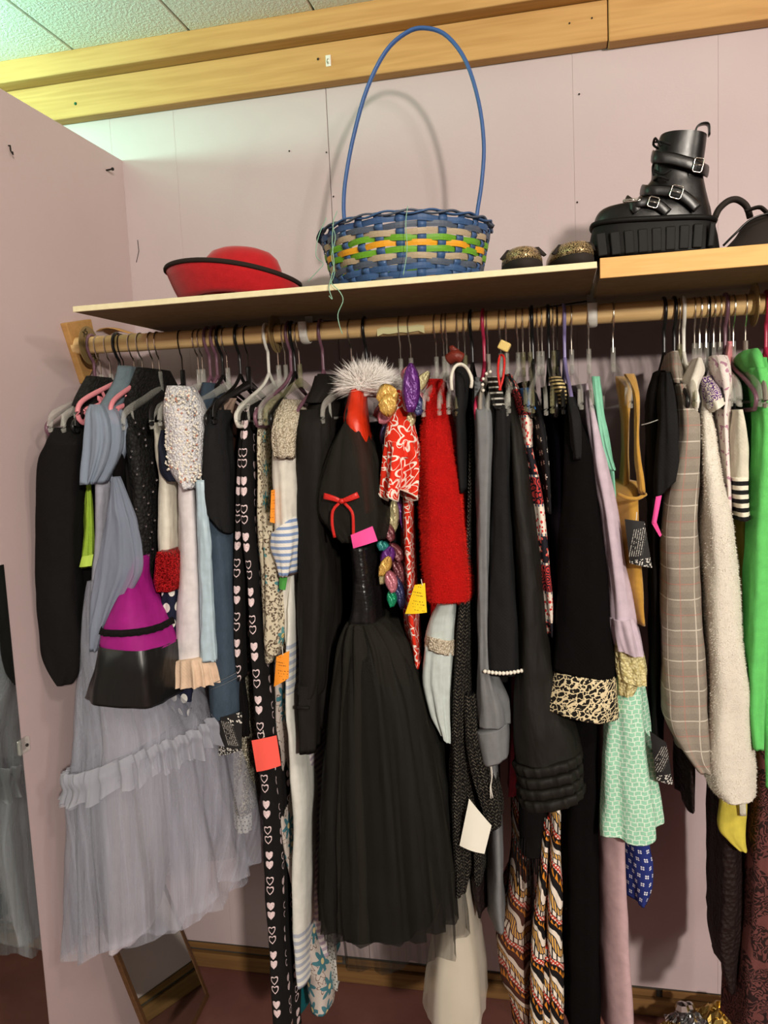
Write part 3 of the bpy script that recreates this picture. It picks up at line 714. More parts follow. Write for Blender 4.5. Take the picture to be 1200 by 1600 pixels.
pp = [U(150, 517, 1.80), U(185, 515, 1.82), U(230, 522, 1.84), U(262, 525, 1.86)]
t = thing('paper_scrap', 'curled brown paper scrap lying behind the left end of the rod', 'paper', pp[0][:])
vs = []; fs = []
S_ = spline(pp, 12)
for i, p in enumerate(S_):
    for j in range(3): vs.append(p+Vector((0, .03*j, .006*math.sin(i*.9)+.008*j*(1-j*.6))))
for i in range(11):
    for j in range(2): fs.append((i*3+j, (i+1)*3+j, (i+1)*3+j+1, i*3+j+1))
o = mesh('sheet', vs, fs, 'ply', t); sm = o.modifiers.new('s', 'SOLIDIFY'); sm.thickness = .0012
# floor mirror leaning on the partition
A_ = UZ(328, 1556, FL+.004); B_ = UZ(262, 1690, FL+.004)
t = thing('floor_mirror', 'wood-framed mirror leaning low in the left corner behind the tulle dress', 'mirror', ((A_+B_)/2)[:])
ex = (B_-A_).normalized(); Wm = (B_-A_).length; Hm = .62
tp = Vector((XP+.03, A_.y, 0)); ez = Vector((-.30, -.02, .95)).normalized(); ez = (ez-ex*ez.dot(ex)).normalized(); nn_ = ex.cross(ez)
def mpt(a, b, c=0.): return A_+ex*(a*Wm)+ez*(b*Hm)+nn_*c
def slab(a0, a1, b0, b1, th, c0=0.):
    p = [mpt(a0, b0, c0), mpt(a1, b0, c0), mpt(a1, b1, c0), mpt(a0, b1, c0)]; q_ = [x+nn_*th for x in p]
    return MB().add(p+q_, [(3, 2, 1, 0), (4, 5, 6, 7), (0, 1, 5, 4), (1, 2, 6, 5), (2, 3, 7, 6), (3, 0, 4, 7)])
fw_ = .014/Wm; fh_ = .014/Hm
slab(fw_, 1-fw_, fh_, 1-fh_, .004, .002).build('glass', 'mirror', t, False)
for nm, a_ in (('frame_rail', (0, 1, 0, fh_)), ('frame_rail', (0, 1, 1-fh_, 1)), ('frame_stile', (0, fw_, fh_, 1-fh_)), ('frame_stile', (1-fw_, 1, fh_, 1-fh_))):
    bevel(slab(*a_, .012).build(nm, 'frame', t, False), .002)

# ------------------------------------------------------------------ things on the shelf
# red hat
hc = U(371, 440, 1.60); hz = SHZ+.001; hx_ = hc.x; hy = 1.60
t = thing('felt_hat', 'red felt hat with upturned brim and dark binding, lying on the cream shelf', 'hat', (hx_, hy, hz))
def brim_h(a): return .060+.020*math.cos(a-(PI+.35))-.004*math.cos(2*a)
def hatfn(q, a, i):
    f = (.0, .10, .3, .55, .8, 1., 1.)[i]; r = .112+.030*f**.8; r *= 1+.06*math.cos(a-PI)*f
    if i == 0: r = .086
    z = brim_h(a)*f**1.3+(.002 if i else .012)
    if i == 6: r -= .002
    zz = z+.012*max(0, math.cos(a+PI/2+.1))**3*(1-f)
    return Vector((r*math.cos(a)*.99, r*math.sin(a)*.86, zz))
MB().lathe([(1, 0)]*7, (hx_, hy, hz), 56, hatfn).build('brim', 'hatred', t).modifiers.new('s', 'SOLIDIFY').thickness = .003
E_ = [Vector((hx_, hy, hz))+hatfn(None, 2*PI*k/56, 5) for k in range(56)]
MB().tube(E_, .0048, 8, .0036, closed=True).build('binding', 'hattrim', t)
MB().lathe([(.086, .008), (.087, .04), (.084, .075), (.077, .094), (.063, .108), (.041, .116), (.018, .119), (.001, .1195)], (hx_+.012, hy, hz), 40, lambda q, a, i: Vector((q.x*.98, q.y*.86, q.z-.10*q.x*(.2+.8*i/7)))).build('crown', 'hatred', t)

# woven basket
BC = U(634, 380, 1.72); bx, by, bz = BC.x, 1.72, SHZ+.001
BH = U(634, 328, 1.545).z-bz; RTOP = (U(767, 352, 1.72).x-U(501, 368, 1.72).x)/2-.004; RBOT = RTOP*.80
t = thing('easter_basket', 'blue woven basket with green and orange bands and a tall hoop handle', 'basket', (bx, by, bz))
NS = 26; NR = 12
def brad(z): return RBOT+(RTOP-RBOT)*(z/BH)**.8
cols = ['b_blue', 'b_dark', 'b_blue', 'b_blue', 'b_dark', 'b_tan', 'b_green', 'b_orange', 'b_green', 'b_tan', 'b_dark', 'b_blue']
for i in range(NR):
    z0 = .006+(BH-.016)*i/NR; hgt = (BH-.016)/NR; vs = []; fs = []; n_ = NS*5
    for k in range(n_):
        a = 2*PI*k/n_; w = .0030*math.cos(NS/2*a+PI*(i % 2)); ju = .0016*math.sin(3*a+i*1.7)+.001*math.sin(7*a+i)
        for dz in (-.02, .5, 1.02):
            z = z0+hgt*dz; r = brad(z)+w+(.0004 if dz == .5 else 0); vs.append(Vector((bx+r*math.cos(a), by+r*math.sin(a), bz+z+ju)))
    for k in range(n_):
        l = (k+1) % n_; fs += [(k*3, l*3, l*3+1, k*3+1), (k*3+1, l*3+1, l*3+2, k*3+2)]
    o = mesh('weaver', vs, fs, cols[i], t, None, False); sm = o.modifiers.new('s', 'SOLIDIFY'); sm.thickness = .0016; sm.offset = -1
for k in range(NS):
    a = 2*PI*(k)/NS; dx, dy = math.cos(a), math.sin(a); tx, ty = -dy, dx; pts = []
    for i in range(NR*3+1):
        z = BH*i/(NR*3); j = (z-.006)/((BH-.016)/NR)-.5; w = -.0026*math.cos(PI*j)*(1 if k % 2 == 0 else -1); r = brad(z)+w
        pts.append(Vector((bx+r*dx, by+r*dy, bz+z)))
    vs = []; fs = []
    for p in pts:
        vs += [p-Vector((tx, ty, 0))*.0085, p+Vector((tx, ty, 0))*.0085]
    for i in range(len(pts)-1): fs.append((2*i, 2*i+1, 2*i+3, 2*i+2))
    o = mesh('stave', vs, fs, 'b_blue', t); sm = o.modifiers.new('s', 'SOLIDIFY'); sm.thickness = .0014
for s_ in (0, 1):
    P_ = []
    for k in range(160):
        a = 2*PI*k/160; w = .0035*math.sin(13*a+PI*s_); r = RTOP+.002+.003*math.cos(13*a+PI*s_)
        P_.append(Vector((bx+r*math.cos(a), by+r*math.sin(a), bz+BH-.004+w)))
    MB().tube(P_, .0055, 6, .0022, closed=True).build('rim_lashing', 'b_blue' if s_ else 'b_dark', t)
MB().lathe([(.001, .002), (RBOT-.004, .002), (RBOT, .008)], (bx, by, bz), 40).build('base', 'b_dark', t)
HP = [(538, 345), (537, 318), (540, 280), (552, 215), (573, 140), (603, 80), (637, 50), (666, 44), (698, 56), (728, 96), (748, 160), (756, 225), (753, 282), (746, 330), (744, 350)]
MB().tube(spline([U(x, y, 1.72) for x, y in HP], 60), .0062, 10, .0042, (0, 1, 0)).build('handle', 'handle', t)
strands = [([(527, 330), (520, 350), (524, 372), (518, 400), (523, 425), (516, 444)], 1.58, 'straight strand down the left of the basket'),
           ([(521, 345), (519, 380), (522, 415), (517, 440), (531, 456), (536, 470), (528, 490), (530, 507), (535, 522)], 1.42, 'longest strand dangling past the shelf edge'),
           ([(510, 340), (497, 372), (494, 400), (505, 412), (496, 424), (481, 440)], 1.56, 'curly strand left of the basket'),
           ([(637, 322), (634, 350), (636, 390), (630, 430)], 1.53, 'strand down the front of the basket'),
           ([(518, 432), (514, 450), (519, 467), (514, 462)], 1.42, 'short curl at the shelf edge')]
for pts, Y, lb in strands:
    pts = [U(x, y, Y) for x, y in pts]; o = MB().tube(spline(pts, 26), .0009, 5, .0004).build('grass_strand', 'grass'); tag(o, 'pale green plastic grass, '+lb, 'grass strand', 'plastic grass strands')

# glitter flats
def flat_shoe(x0, x1, ytop, ybot, label, yaw):
    Yc = 1.47; a = U(x0, ybot, Yc); b = U(x1, ybot, Yc); cx_ = (a.x+b.x)/2; w = (b.x-a.x)/2; h = U((x0+x1)/2, ytop, Yc+.03).z-SHZ-.001
    t = thing('glitter_flat', label, 'shoe', (cx_, Yc+.1, SHZ+.001), 'pair of glitter flats')
    rot = Matrix.Rotation(yaw, 3, 'Z'); L = .24; z0 = SHZ+.0015
    def ringpts(s_, zz, n_=36, half=1.):
        P_ = []
        for k in range(n_):
            th = 2*PI*k/n_; c, s2 = math.cos(th), math.sin(th)
            yy = (1-c)/2; ww = w*(.98 if yy < .35 else .98-.32*(yy-.35)/.65); prof = math.sqrt(max(0, 1-abs(2*yy-1)**2.6))
            P_.append(rot @ Vector((math.copysign(1, s2)*ww*prof*s_, (yy-.5)*L*s_, 0))+Vector((cx_, Yc+L/2-.012, zz)))
        return P_
    def loft(name, mat, rs):
        vs = [p for r in rs for p in r]; n_ = len(rs[0]); fs = []
        for j in range(len(rs)-1): fs += [(j*n_+k, j*n_+(k+1) % n_, (j+1)*n_+(k+1) % n_, (j+1)*n_+k) for k in range(n_)]
        fs += [tuple(range(n_))[::-1], tuple((len(rs)-1)*n_+k for k in range(n_))]
        return mesh(name, vs, fs, mat, t)
    loft('sole', 'shoesole', [ringpts(.90, z0), ringpts(1., z0+h*.16), ringpts(1., z0+h*.42), ringpts(.97, z0+h*.46)])
    loft('upper', 'glitter', [ringpts(.985, z0+h*.42), ringpts(.99, z0+h*.58), ringpts(.94, z0+h*.78), ringpts(.82, z0+h*.93), ringpts(.6, z0+h)])
    for s_ in (-1, 1):
        p = rot @ Vector((s_*w*.62, -L*.27, 0))+Vector((cx_, Yc+L/2-.012, z0+h*.80))
        vs = [p+rot @ Vector((s_*x_*w, y_, z_*h)) for x_, y_, z_ in ((-.45, 0, .16), (.1, -.006, .14), (.42, -.01, -.16), (.30, -.012, -.22), (-.1, -.006, .02), (-.45, 0, .02))]
        o = mesh('bow_wing', vs, [(0, 1, 4, 5), (1, 2, 3, 4)], 'shoesole', t); o.modifiers.new('s', 'SOLIDIFY').thickness = .004
    return t
flat_shoe(775, 846, 386, 424, 'bronze glitter flat shoe, the one nearer the basket', .10)
flat_shoe(850, 924, 378, 418, 'bronze glitter flat shoe at the shelf end beside the boot', .20)

# platform boot (side on, toe to the left)
YB0, YB1 = 1.50, 1.61
bt = thing('platform_boot', 'black leather platform boot with buckled straps standing on the plank shelf', 'boot', (U(1020, 390, 1.56).x, 1.555, PLZ))
def bz_(px, py, Y=1.53): return U(px, py, Y).z
def zrow(xl, xr, zl, zr, yf, yb, Y=1.53):
    """row from pixel x but given real z"""
    return (U(xl, 350, Y).x, zl, U(xr, 350, Y).x, zr, yf, yb)
def zpx(xl, pl, xr, pr, yf, yb, Y=1.53):
    a, b = U(xl, pl, Y), U(xr, pr, Y); return (a.x, a.z, b.x, b.z, yf, yb)
def shell(name, mat, parent, R_, n=48, m=30, e=.75, bulge=None):
    vs = []; nr = len(R_)
    for j in range(m+1):
        ax, az, bx2, bz2, yf, yb = cr(R_, j/m*(nr-1)); cx2 = (ax+bx2)/2; hw = (bx2-ax)/2; cy2 = (yf+yb)/2; hy2 = (yb-yf)/2
        for i in range(n):
            th = 2*PI*i/n; c, s_ = math.cos(th), math.sin(th); lx = math.copysign(abs(c)**e, c); ly = math.copysign(abs(s_)**e, s_)
            vs.append(Vector((cx2+hw*lx, cy2+hy2*ly, az+(bz2-az)*(lx+1)/2)))
    fs = []
    for j in range(m): fs += [(j*n+k, j*n+(k+1) % n, (j+1)*n+(k+1) % n, (j+1)*n+k) for k in range(n)]
    fs += [tuple(range(n))[::-1], tuple(m*n+k for k in range(n))]
    uvs = [[(vs[i].x, vs[i].z) for i in f] for f in fs]
    return mesh(name, vs, fs, mat, parent, uvs, True, None, 50)
z0 = PLZ+.001; zs1 = bz_(1020, 350)
sole = shell('platform_sole', 'bootsole', bt, [zrow(938, 1122, z0, z0, YB0+.008, YB1-.008), zrow(917, 1127, z0+.014, z0+.003, YB0, YB1), zrow(920, 1124, z0+.034, z0+.03, YB0, YB1), zpx(926, 356, 1119, 347, YB0+.003, YB1-.003), zpx(928, 352, 1118, 344, YB0+.005, YB1-.005)], e=.6)
for k in range(9):
    xp = 940+k*21.5; x = U(xp, 370, 1.5).x; lean = (k-4)*.0012
    bevel(MB().box((x, YB0+.0012, (z0+zs1)/2-.003), (.0082 if k < 8 else .005, .0030, (zs1-z0)/2-.010), Matrix.Rotation(.04*(k-4)*.6, 3, 'Y')).build('tread_lug', 'bootsole', sole, False), .002)
ring_ = [Vector((((U(926, 345, 1.53).x+U(1119, 345, 1.53).x)/2)+math.copysign(abs(math.cos(a))**.6, math.cos(a))*(U(1119, 345, 1.53).x-U(926, 345, 1.53).x)/2, 1.555+math.copysign(abs(math.sin(a))**.6, math.sin(a))*.053, bz_(1020, 349)+(bz_(928, 353)-bz_(1020, 349))*-math.copysign(abs(math.cos(a))**.6, math.cos(a))+.002)) for a in [2*PI*k/60 for k in range(60)]]
MB().tube(ring_, .005, 8, closed=True).build('welt', 'bootsole', bt)
Z_ = lambda py: U(1060, py, 1.53).z
up = shell('upper', 'boot', bt, [zpx(929, 352, 1117, 344, YB0+.008, YB1-.008), zpx(929, 344, 1116, 336, YB0+.008, YB1-.008), zpx(934, 331, 1114, 322, YB0+.010, YB1-.010), zpx(945, 322, 1111, 310, YB0+.013, YB1-.013), zpx(968, 318, 1109, 302, YB0+.015, YB1-.015), zpx(990, 311, 1107, 294, YB0+.017, YB1-.017), zpx(1004, 298, 1105, 284, YB0+.019, YB1-.019), zpx(1012, 286, 1103, 274, YB0+.021, YB1-.021), zpx(1020, 274, 1102, 262, YB0+.022, YB1-.022), zpx(1021, 254, 1103, 246, YB0+.022, YB1-.022), zpx(1026, 230, 1106, 224, YB0+.02, YB1-.02), zpx(1034, 206, 1108, 206, YB0+.02, YB1-.02)], m=50, e=.85)
# tongue
shell('tongue', 'boot', bt, [zrow(1030, 1052, Z_(225), Z_(225), 1.535, 1.575), zrow(1033, 1060, Z_(208), Z_(207), 1.532, 1.578), zrow(1036, 1056, Z_(203), Z_(203), 1.535, 1.575)], n=24, m=8)
def strap(pts, w, name='strap', th=.0022, mat='boot'):
    P_ = spline([U(x, y, Y) for x, y, Y in pts], 16); return MB().tube(P_, w, 8, th, (.15, 0, 1)).build(name, mat, bt)
def buckle(px, py, Y, w, h, ang, par):
    c = U(px, py, Y); rot = Matrix.Rotation(ang, 3, 'Y'); P_ = [c+rot @ Vector((x*w, 0, z*h)) for x, z in ((-1, -1), (1, -1), (1, 1), (-1, 1))]
    PP = []
    for i in range(4):
        a, b = P_[i], P_[(i+1) % 4]; PP += [a+(b-a)*.12, a+(b-a)*.5, a+(b-a)*.88]
    o = MB().tube(PP, .0014, 6, closed=True).build('buckle', 'chrome', par)
    MB().tube([c+rot @ Vector((-w, -.001, 0)), c+rot @ Vector((w, -.002, 0))], .001, 6).build('prong', 'chrome', o); return o
s1 = strap([(1019, 244, 1.550), (1024, 246, 1.518), (1050, 248, 1.513), (1080, 256, 1.513), (1098, 264, 1.523), (1106, 268, 1.55)], .0105)
buckle(1091, 258, 1.508, .0075, .0115, .25, s1)
s2 = strap([(1002, 297, 1.545), (1012, 298, 1.512), (1035, 298, 1.508), (1060, 302, 1.506), (1078, 314, 1.507), (1090, 326, 1.509)], .0095)
buckle(1057, 300, 1.501, .0095, .0105, .35, s2)
s3 = strap([(978, 318, 1.535), (990, 318, 1.508), (1010, 316, 1.506), (1028, 320, 1.504), (1044, 333, 1.505)], .0085)
buckle(1021, 316, 1.499, .0085, .0085, .35, s3)
s4 = strap([(978, 312, 1.53), (988, 320, 1.510), (996, 330, 1.507)], .0085); buckle(987, 313, 1.505, .014, .0016, 0., s4)
for x, y in ((1048, 226), (1048, 265), (1045, 281)):
    c = U(x, y, 1.517); MB().lathe([(.0022, 0), (.004, 0), (.004, .0012), (.0022, .0012)], (0, 0, 0), 14, lambda q, a, i, c=c: Vector((q.x, -q.z, q.y))).build('eyelet', 'chrome', bt).location = c-world_of(bt)
for pts in ([(1048, 226, 1.513), (1035, 222, 1.512), (1022, 222, 1.54)], [(1048, 265, 1.513), (1034, 272, 1.512), (1020, 266, 1.54)], [(1045, 281, 1.513), (1030, 276, 1.51), (1020, 284, 1.545)], [(1032, 228, 1.51), (1024, 216, 1.52), (1021, 226, 1.53), (1028, 232, 1.52)], [(1024, 250, 1.53), (1020, 262, 1.53), (1022, 274, 1.53)]):
    MB().tube(spline([U(*p) for p in pts], 10), .0022, 6).build('boot_lace', 'lace_cord', bt)
MB().tube(spline([U(1087, 212, 1.55), U(1088, 200, 1.55), U(1096, 194, 1.55), U(1107, 195, 1.55), U(1108, 212, 1.55)], 14), .010, 8, .0016, (0, 1, 0)).build('pull_loop', 'boot', bt)
# sandal at the right edge
sd = thing('strappy_sandal', 'black strappy shoe cut off by the right edge beside the boot', 'shoe', (U(1180, 380, 1.58).x, 1.58, PLZ))
MB().tube(spline([U(1117, 340, 1.60), U(1124, 326, 1.60), U(1138, 314, 1.60), U(1152, 312, 1.60), U(1166, 322, 1.60), U(1172, 340, 1.60)], 22), .010, 8, .0058, (0, 1, 0)).build('strap', 'shoesole', sd)
shell('upper', 'shoesole', sd, [zrow(1128, 1300, PLZ+.001, PLZ+.001, 1.53, 1.63, 1.56), zrow(1132, 1300, PLZ+.012, PLZ+.012, 1.53, 1.63, 1.56), zrow(1152, 1298, PLZ+.034, PLZ+.034, 1.535, 1.625, 1.56), zrow(1166, 1290, PLZ+.055, PLZ+.06, 1.545, 1.615, 1.56), zrow(1186, 1280, PLZ+.066, PLZ+.072, 1.56, 1.60, 1.56)], e=.85)
MB().tube(spline([U(1165, 330, 1.575), U(1185, 324, 1.565), U(1196, 330, 1.56), U(1210, 345, 1.555)], 12), .009, 8, .003, (0, 1, 0)).build('collar_pad', 'shoesole', sd)
MB().tube(spline([U(1130, 384, 1.53), U(1150, 364, 1.525), U(1175, 342, 1.525), U(1215, 330, 1.53)], 14), .005, 8, .002, (0, 1, 0)).build('edge_piping', 'boot', sd)
# ------------------------------------------------------------------ hangers
def hook_pts(r=.0225, drop=-.075, thick=0.):
    P_ = [Vector((0, .020, -.006)), Vector((0, r, .004))]+[Vector((0, r*math.cos(a), r*math.sin(a))) for a in [PI*k/8 for k in range(1, 9)]]
    P_ += [Vector((0, -r*.92, -.012)), Vector((0, -.010, -.030)), Vector((0, 0, -.042)), Vector((0, 0, drop))]
    return spline(P_, 40)
def proto(kind):
    """returns list of (part name, MB, material)"""
    k = kind.split('_')[0]; out = []
    if k in ('clear', 'smoky', 'clip', 'blackflat', 'pinkflat', 'creamflat'):
        body = {'clear': 'clear', 'smoky': 'clearolive', 'clip': 'clear', 'blackflat': 'p_black', 'pinkflat': 'p_pink', 'creamflat': 'p_taupe'}[k]
        out.append(('hook', MB().tube(hook_pts(.0205, -.078), .0017, 6), 'wiredark' if k == 'blackflat' else 'wire'))
        b = MB()
        b.tube(spline([(0, 0, -.068), (0, 0, -.075), (0, 0, -.100), (0, 0, -.118)], 8), [.006, .009, .009, .010, .011, .012, .014, .012], 8, .005, (0, 1, 0))
        hh = .015 if k == 'pinkflat' else .009
        if k == 'pinkflat':
            for s_ in (-1, 1):
                b.tube(spline([(0, s_*.012, -.078), (0, s_*.055, -.088), (0, s_*.12, -.108), (0, s_*.19, -.132), (0, s_*.215, -.150), (0, s_*.217, -.172), (0, s_*.20, -.182), (0, s_*.188, -.168), (0, s_*.19, -.155), (0, s_*.15, -.146), (0, s_*.09, -.128), (0, s_*.0, -.112)], 36), .0055, 8, .005, (0, 0, 1))
                b.tube(spline([(0, s_*.06, -.094), (0, s_*.085, -.12)], 4), .004, 6, .004, (1, 0, 0)); b.tube(spline([(0, s_*.13, -.114), (0, s_*.12, -.134), (0, s_*.145, -.128), (0, s_*.135, -.14)], 10), .0032, 6, .004, (1, 0, 0))
        else:
            for s_ in (-1, 1):
                b.tube(spline([(0, 0, -.108), (0, s_*.04, -.116), (0, s_*.11, -.136), (0, s_*.175, -.152), (0, s_*.207, -.164), (0, s_*.217, -.182), (0, s_*.216, -.196)], 22), [hh*(1.15 if i < 4 else 1) if i < 20 else hh*.8 for i in range(22)], 8, .0042, (0, 0, 1))
        if k != 'pinkflat':
            b.tube([(0, -.17, -.158), (0, -.168, -.188), (0, .168, -.188), (0, .17, -.158)], .0028, 6)
        out.append(('hanger_body', b, body))
        if k == 'clip':
            for s_ in (-1, 1):
                c = MB(); y = s_*.13
                for t_ in (-1, 1): c.box((t_*.007, y, -.165), (.0025, .014, .024), Matrix.Rotation(t_*.14, 3, 'Y'))
                c.box((0, y, -.178), (.009, .008, .006)); out.append(('clip', c, 'clear'))
    else:
        col = {'black': 'p_black', 'mauve': 'p_mauve', 'white': 'p_white', 'raspberry': 'p_magenta', 'lavender': 'p_lav', 'dark': 'p_black'}[k]
        out.append(('hook', MB().tube(hook_pts(.0232, -.085), .0036, 8), col))
        b = MB(); b.tube(spline([(0, 0, -.085), (0, .045, -.115), (0, .15, -.152), (0, .198, -.172), (0, .212, -.185), (0, .205, -.200), (0, .18, -.204), (0, 0, -.204), (0, -.18, -.204), (0, -.205, -.200), (0, -.212, -.185), (0, -.198, -.172), (0, -.15, -.152), (0, -.045, -.115), (0, 0, -.085)], 70), .0040, 8)
        out.append(('hanger_body', b, col))
    return out
PROTO = {}
DESC = {'clear': 'clear plastic hanger with wire hook', 'smoky': 'smoky translucent hanger with wire hook', 'clip': 'clear plastic clip hanger', 'blackflat': 'flat black plastic hanger with wire hook', 'pinkflat': 'flat pink hanger with cut-outs', 'creamflat': 'cream plastic hanger', 'black': 'black tube hanger', 'dark': 'thin black tube hanger', 'mauve': 'mauve tube hanger', 'white': 'white tube hanger', 'raspberry': 'raspberry pink tube hanger', 'lavender': 'lavender tube hanger'}
hr = random.Random(5)
def hanger(px, kind, what, yaw=None, group=None, dz=0.):
    x = hookX(px); z = rodz(x); k = kind
    yaw = hr.uniform(-.07, .07) if yaw is None else yaw
    t = bpy.data.objects.new('clothes_hanger', None); COL.objects.link(t); t.empty_display_size = .02
    t.location = (x, RY, z); t.rotation_euler = (hr.uniform(-.02, .02), 0, yaw)
    tag(t, DESC[k]+' '+what, 'hanger', group)
    if k not in PROTO:
        PROTO[k] = []
        for nm, mb, mt in proto(k):
            o = mb.build(nm, mt, None, True, 45); COL.objects.unlink(o); PROTO[k].append((nm, o.data)); bpy.data.objects.remove(o)
    for nm, me in PROTO[k]:
        o = bpy.data.objects.new(nm, me); COL.objects.link(o); o.parent = t
    return t
class Garment:
    def __init__(s, name, label, cat, hook, kind=None, short=None, yaw=None):
        s.hx = hookX(hook); s.t = thing(name, label, cat, (s.hx, RY, rodz(s.hx)-.12), None)
        if kind: hanger(hook, kind, 'holding the '+short, yaw)
    def b(s, name, mat, rows, Yf=1.5, **k): return cloth(name, mat, s.t, rows, Yf, hx=s.hx, **k)      # piece reaching back to the hanger
    def c(s, name, mat, rows, Yf=1.48, Yb=None, **k): return cloth(name, mat, s.t, rows, Yf, Yb, **k)   # free hanging tube
G = Garment
# ---- 1 leftmost black jacket
g = G('black_jacket', 'long-sleeved black jacket, leftmost on the rod next to the partition', 'jacket', 154, 'clear', 'leftmost black jacket')
g.b('body', 'black2', [(625, 122, 150, 1.60), (650, 104, 150, 1.54), (672, 92, 148), (720, 88, 147), (800, 92, 146), (900, 98, 146), (1000, 104, 146)], 1.52)
g.c('sleeve', 'black', [(668, 90, 122, 1.50), (690, 74, 124), (715, 62, 122), (760, 57, 120), (820, 55, 116), (900, 57, 116), (960, 60, 120), (1000, 63, 125), (1028, 71, 127), (1050, 84, 123), (1066, 100, 113)], 1.455, fold=.004, k=4)
g.c('collar', 'lace', [(588, 142, 152, 1.60), (606, 128, 152, 1.56), (622, 119, 148, 1.53), (634, 117, 140, 1.52)], 1.52, Yb=1.70)
# ---- 2 lime top
g = G('lime_top', 'lime green satin top peeking out beside the leftmost black jacket', 'top', 169, 'clear', 'lime green top')
g.b('body', 'lime', [(700, 141, 147), (760, 139, 147), (820, 139, 147), (886, 130, 146)], 1.515, Yb=1.56)
# ---- 3 gray tulle gown
g = G('tulle_gown', 'gray-blue tulle gown with ruffle seam and long sheer skirt', 'dress', 190, 'blackflat', 'gray tulle gown')
g.c('shoulder', 'bluegray', [(572, 188, 204, 1.62), (595, 180, 201, 1.57), (625, 164, 187, 1.52), (650, 150, 170, 1.49)], 1.5, fold=.001)
g.c('puff_sleeve', 'tulle_top', [(632, 146, 168, 1.47), (650, 135, 178), (690, 133, 182), (728, 135, 170), (756, 140, 154)], 1.44, fold=.009, k=9, n=60)
g.b('bodice', 'grayblue', [(690, 150, 178), (760, 147, 182), (850, 147, 176), (900, 143, 172), (1000, 138, 186), (1060, 134, 196)], 1.48, fold=.004, k=7)
g.c('sash_drape', 'sash', [(745, 176, 182, 1.45), (800, 168, 200), (850, 160, 213), (890, 152, 216), (925, 148, 200), (970, 146, 178), (1015, 146, 160)], 1.405, Yb=1.45, fold=.005, k=9, n=60)
g.c('lining', 'lavlining', [(1050, 150, 225), (1200, 150, 235), (1380, 160, 228), (1478, 172, 207)], 1.47, Yb=1.66, fold=.006, k=4)
g.c('skirt_upper', 'tulle_gray', [(905, 140, 172, 1.46), (950, 128, 186, 1.455), (1000, 120, 205, 1.45), (1060, 108, 248, 1.445), (1110, 98, 284, 1.42), ((1170, 1140), 90, 308, 1.39), ((1248, 1170), 76, 318, 1.375)], 1.4, Yb=1.72, fold=.011, k=17, n=110, bottom=None)
g.c('skirt_under', 'tulle_gray', [(1000, 124, 200, 1.45), (1100, 106, 262, 1.43), (1250, 92, 312, 1.42), (1400, 88, 326, 1.41), ((1500, 1430), 84, 346, 1.41)], 1.42, Yb=1.72, fold=.009, k=13, n=84, bottom=None)
g.c('skirt_lower', 'tulle_gray', [((1232, 1150), 78, 314, 1.37), ((1280, 1200), 76, 326, 1.36), ((1360, 1280), 76, 342, 1.35), ((1440, 1340), 75, 356, 1.35), ((1522, 1400), 74, 364, 1.35)], 1.35, Yb=1.75, fold=.015, k=15, n=120, ramp_=(.5, 1.), bottom=None, hem=.010, hemk=6)
g.c('ruffle', 'tulle_ruffle', [((1222, 1140), 73, 312, 1.362), ((1238, 1152), 70, 318, 1.355), ((1252, 1164), 76, 318, 1.358), ((1274, 1186), 68, 324, 1.352)], 1.352, Yb=1.73, fold=.0085, k=43, n=340, ramp_=(.8, 1.3), bottom=None, top=False, wr=.012, hem=.007, hemk=17)
# ---- 4 black velvet camisole, magenta dress
g = G('velvet_camisole', 'black velvet camisole on the pink hanger nearest the gray gown', 'top', 207, 'pinkflat', 'black velvet camisole')
g.b('body', 'velvet', [(585, 188, 202, 1.62), (640, 168, 196, 1.54), (690, 168, 202), (780, 178, 206), (900, 188, 210)], 1.49)
g = G('magenta_dress', 'magenta dress skirt with black satin hem band over the gray tulle', 'dress', 214)
g.c('skirt', 'magenta', [(870, 210, 222, 1.46), (905, 202, 218, 1.43), (940, 180, 226, 1.395), (985, 156, 240, 1.375), (1016, 147, 250, 1.37)], 1.37, Yb=1.52, fold=.003, k=4, bottom=None)
g.c('ruffle_trim', 'black', [(978, 153, 241, 1.37), (983, 151, 243, 1.365), (989, 150, 244, 1.368)], 1.368, Yb=1.53, fold=.002, k=26, n=120, m=5, top=False, bottom=None)
g.c('hem_band', 'blackleather', [((1004, 1014), 146, 250, 1.368), ((1040, 1044), 139, 250), ((1070, 1076), 130, 251), ((1092, 1104), 124, 253)], 1.36, Yb=1.54, fold=.004, k=6, n=48, top=False)
g.b('bodice', 'black2', [(640, 196, 210, 1.6), (760, 204, 218), (880, 210, 226)], 1.5)
# ---- 5 sequin lace jacket
g = G('lace_jacket', 'black sequin lace jacket on the second pink hanger', 'jacket', 236, 'pinkflat', 'black sequin lace jacket')
lj = g.b('body', 'lace', [(575, 218, 232, 1.62), (640, 190, 222, 1.53), (700, 194, 236, 1.5), (800, 202, 246), (900, 208, 248), (1010, 220, 252), (1100, 226, 262)], 1.495)
rs = random.Random(3)
for x, y in [(200+rs.uniform(2, 42)+(y_-650)*.03, y_) for y_ in range(660, 905, 9)]:
    c = U(x, y, 1.493); MB().lathe([(.0004, 0), (.0022, .0006), (.0024, 0)], (0, 0, 0), 8, lambda q, a, i, c=c: c+Vector((q.x, -q.z, q.y))).build('sequin', 'silver', g.t, False)
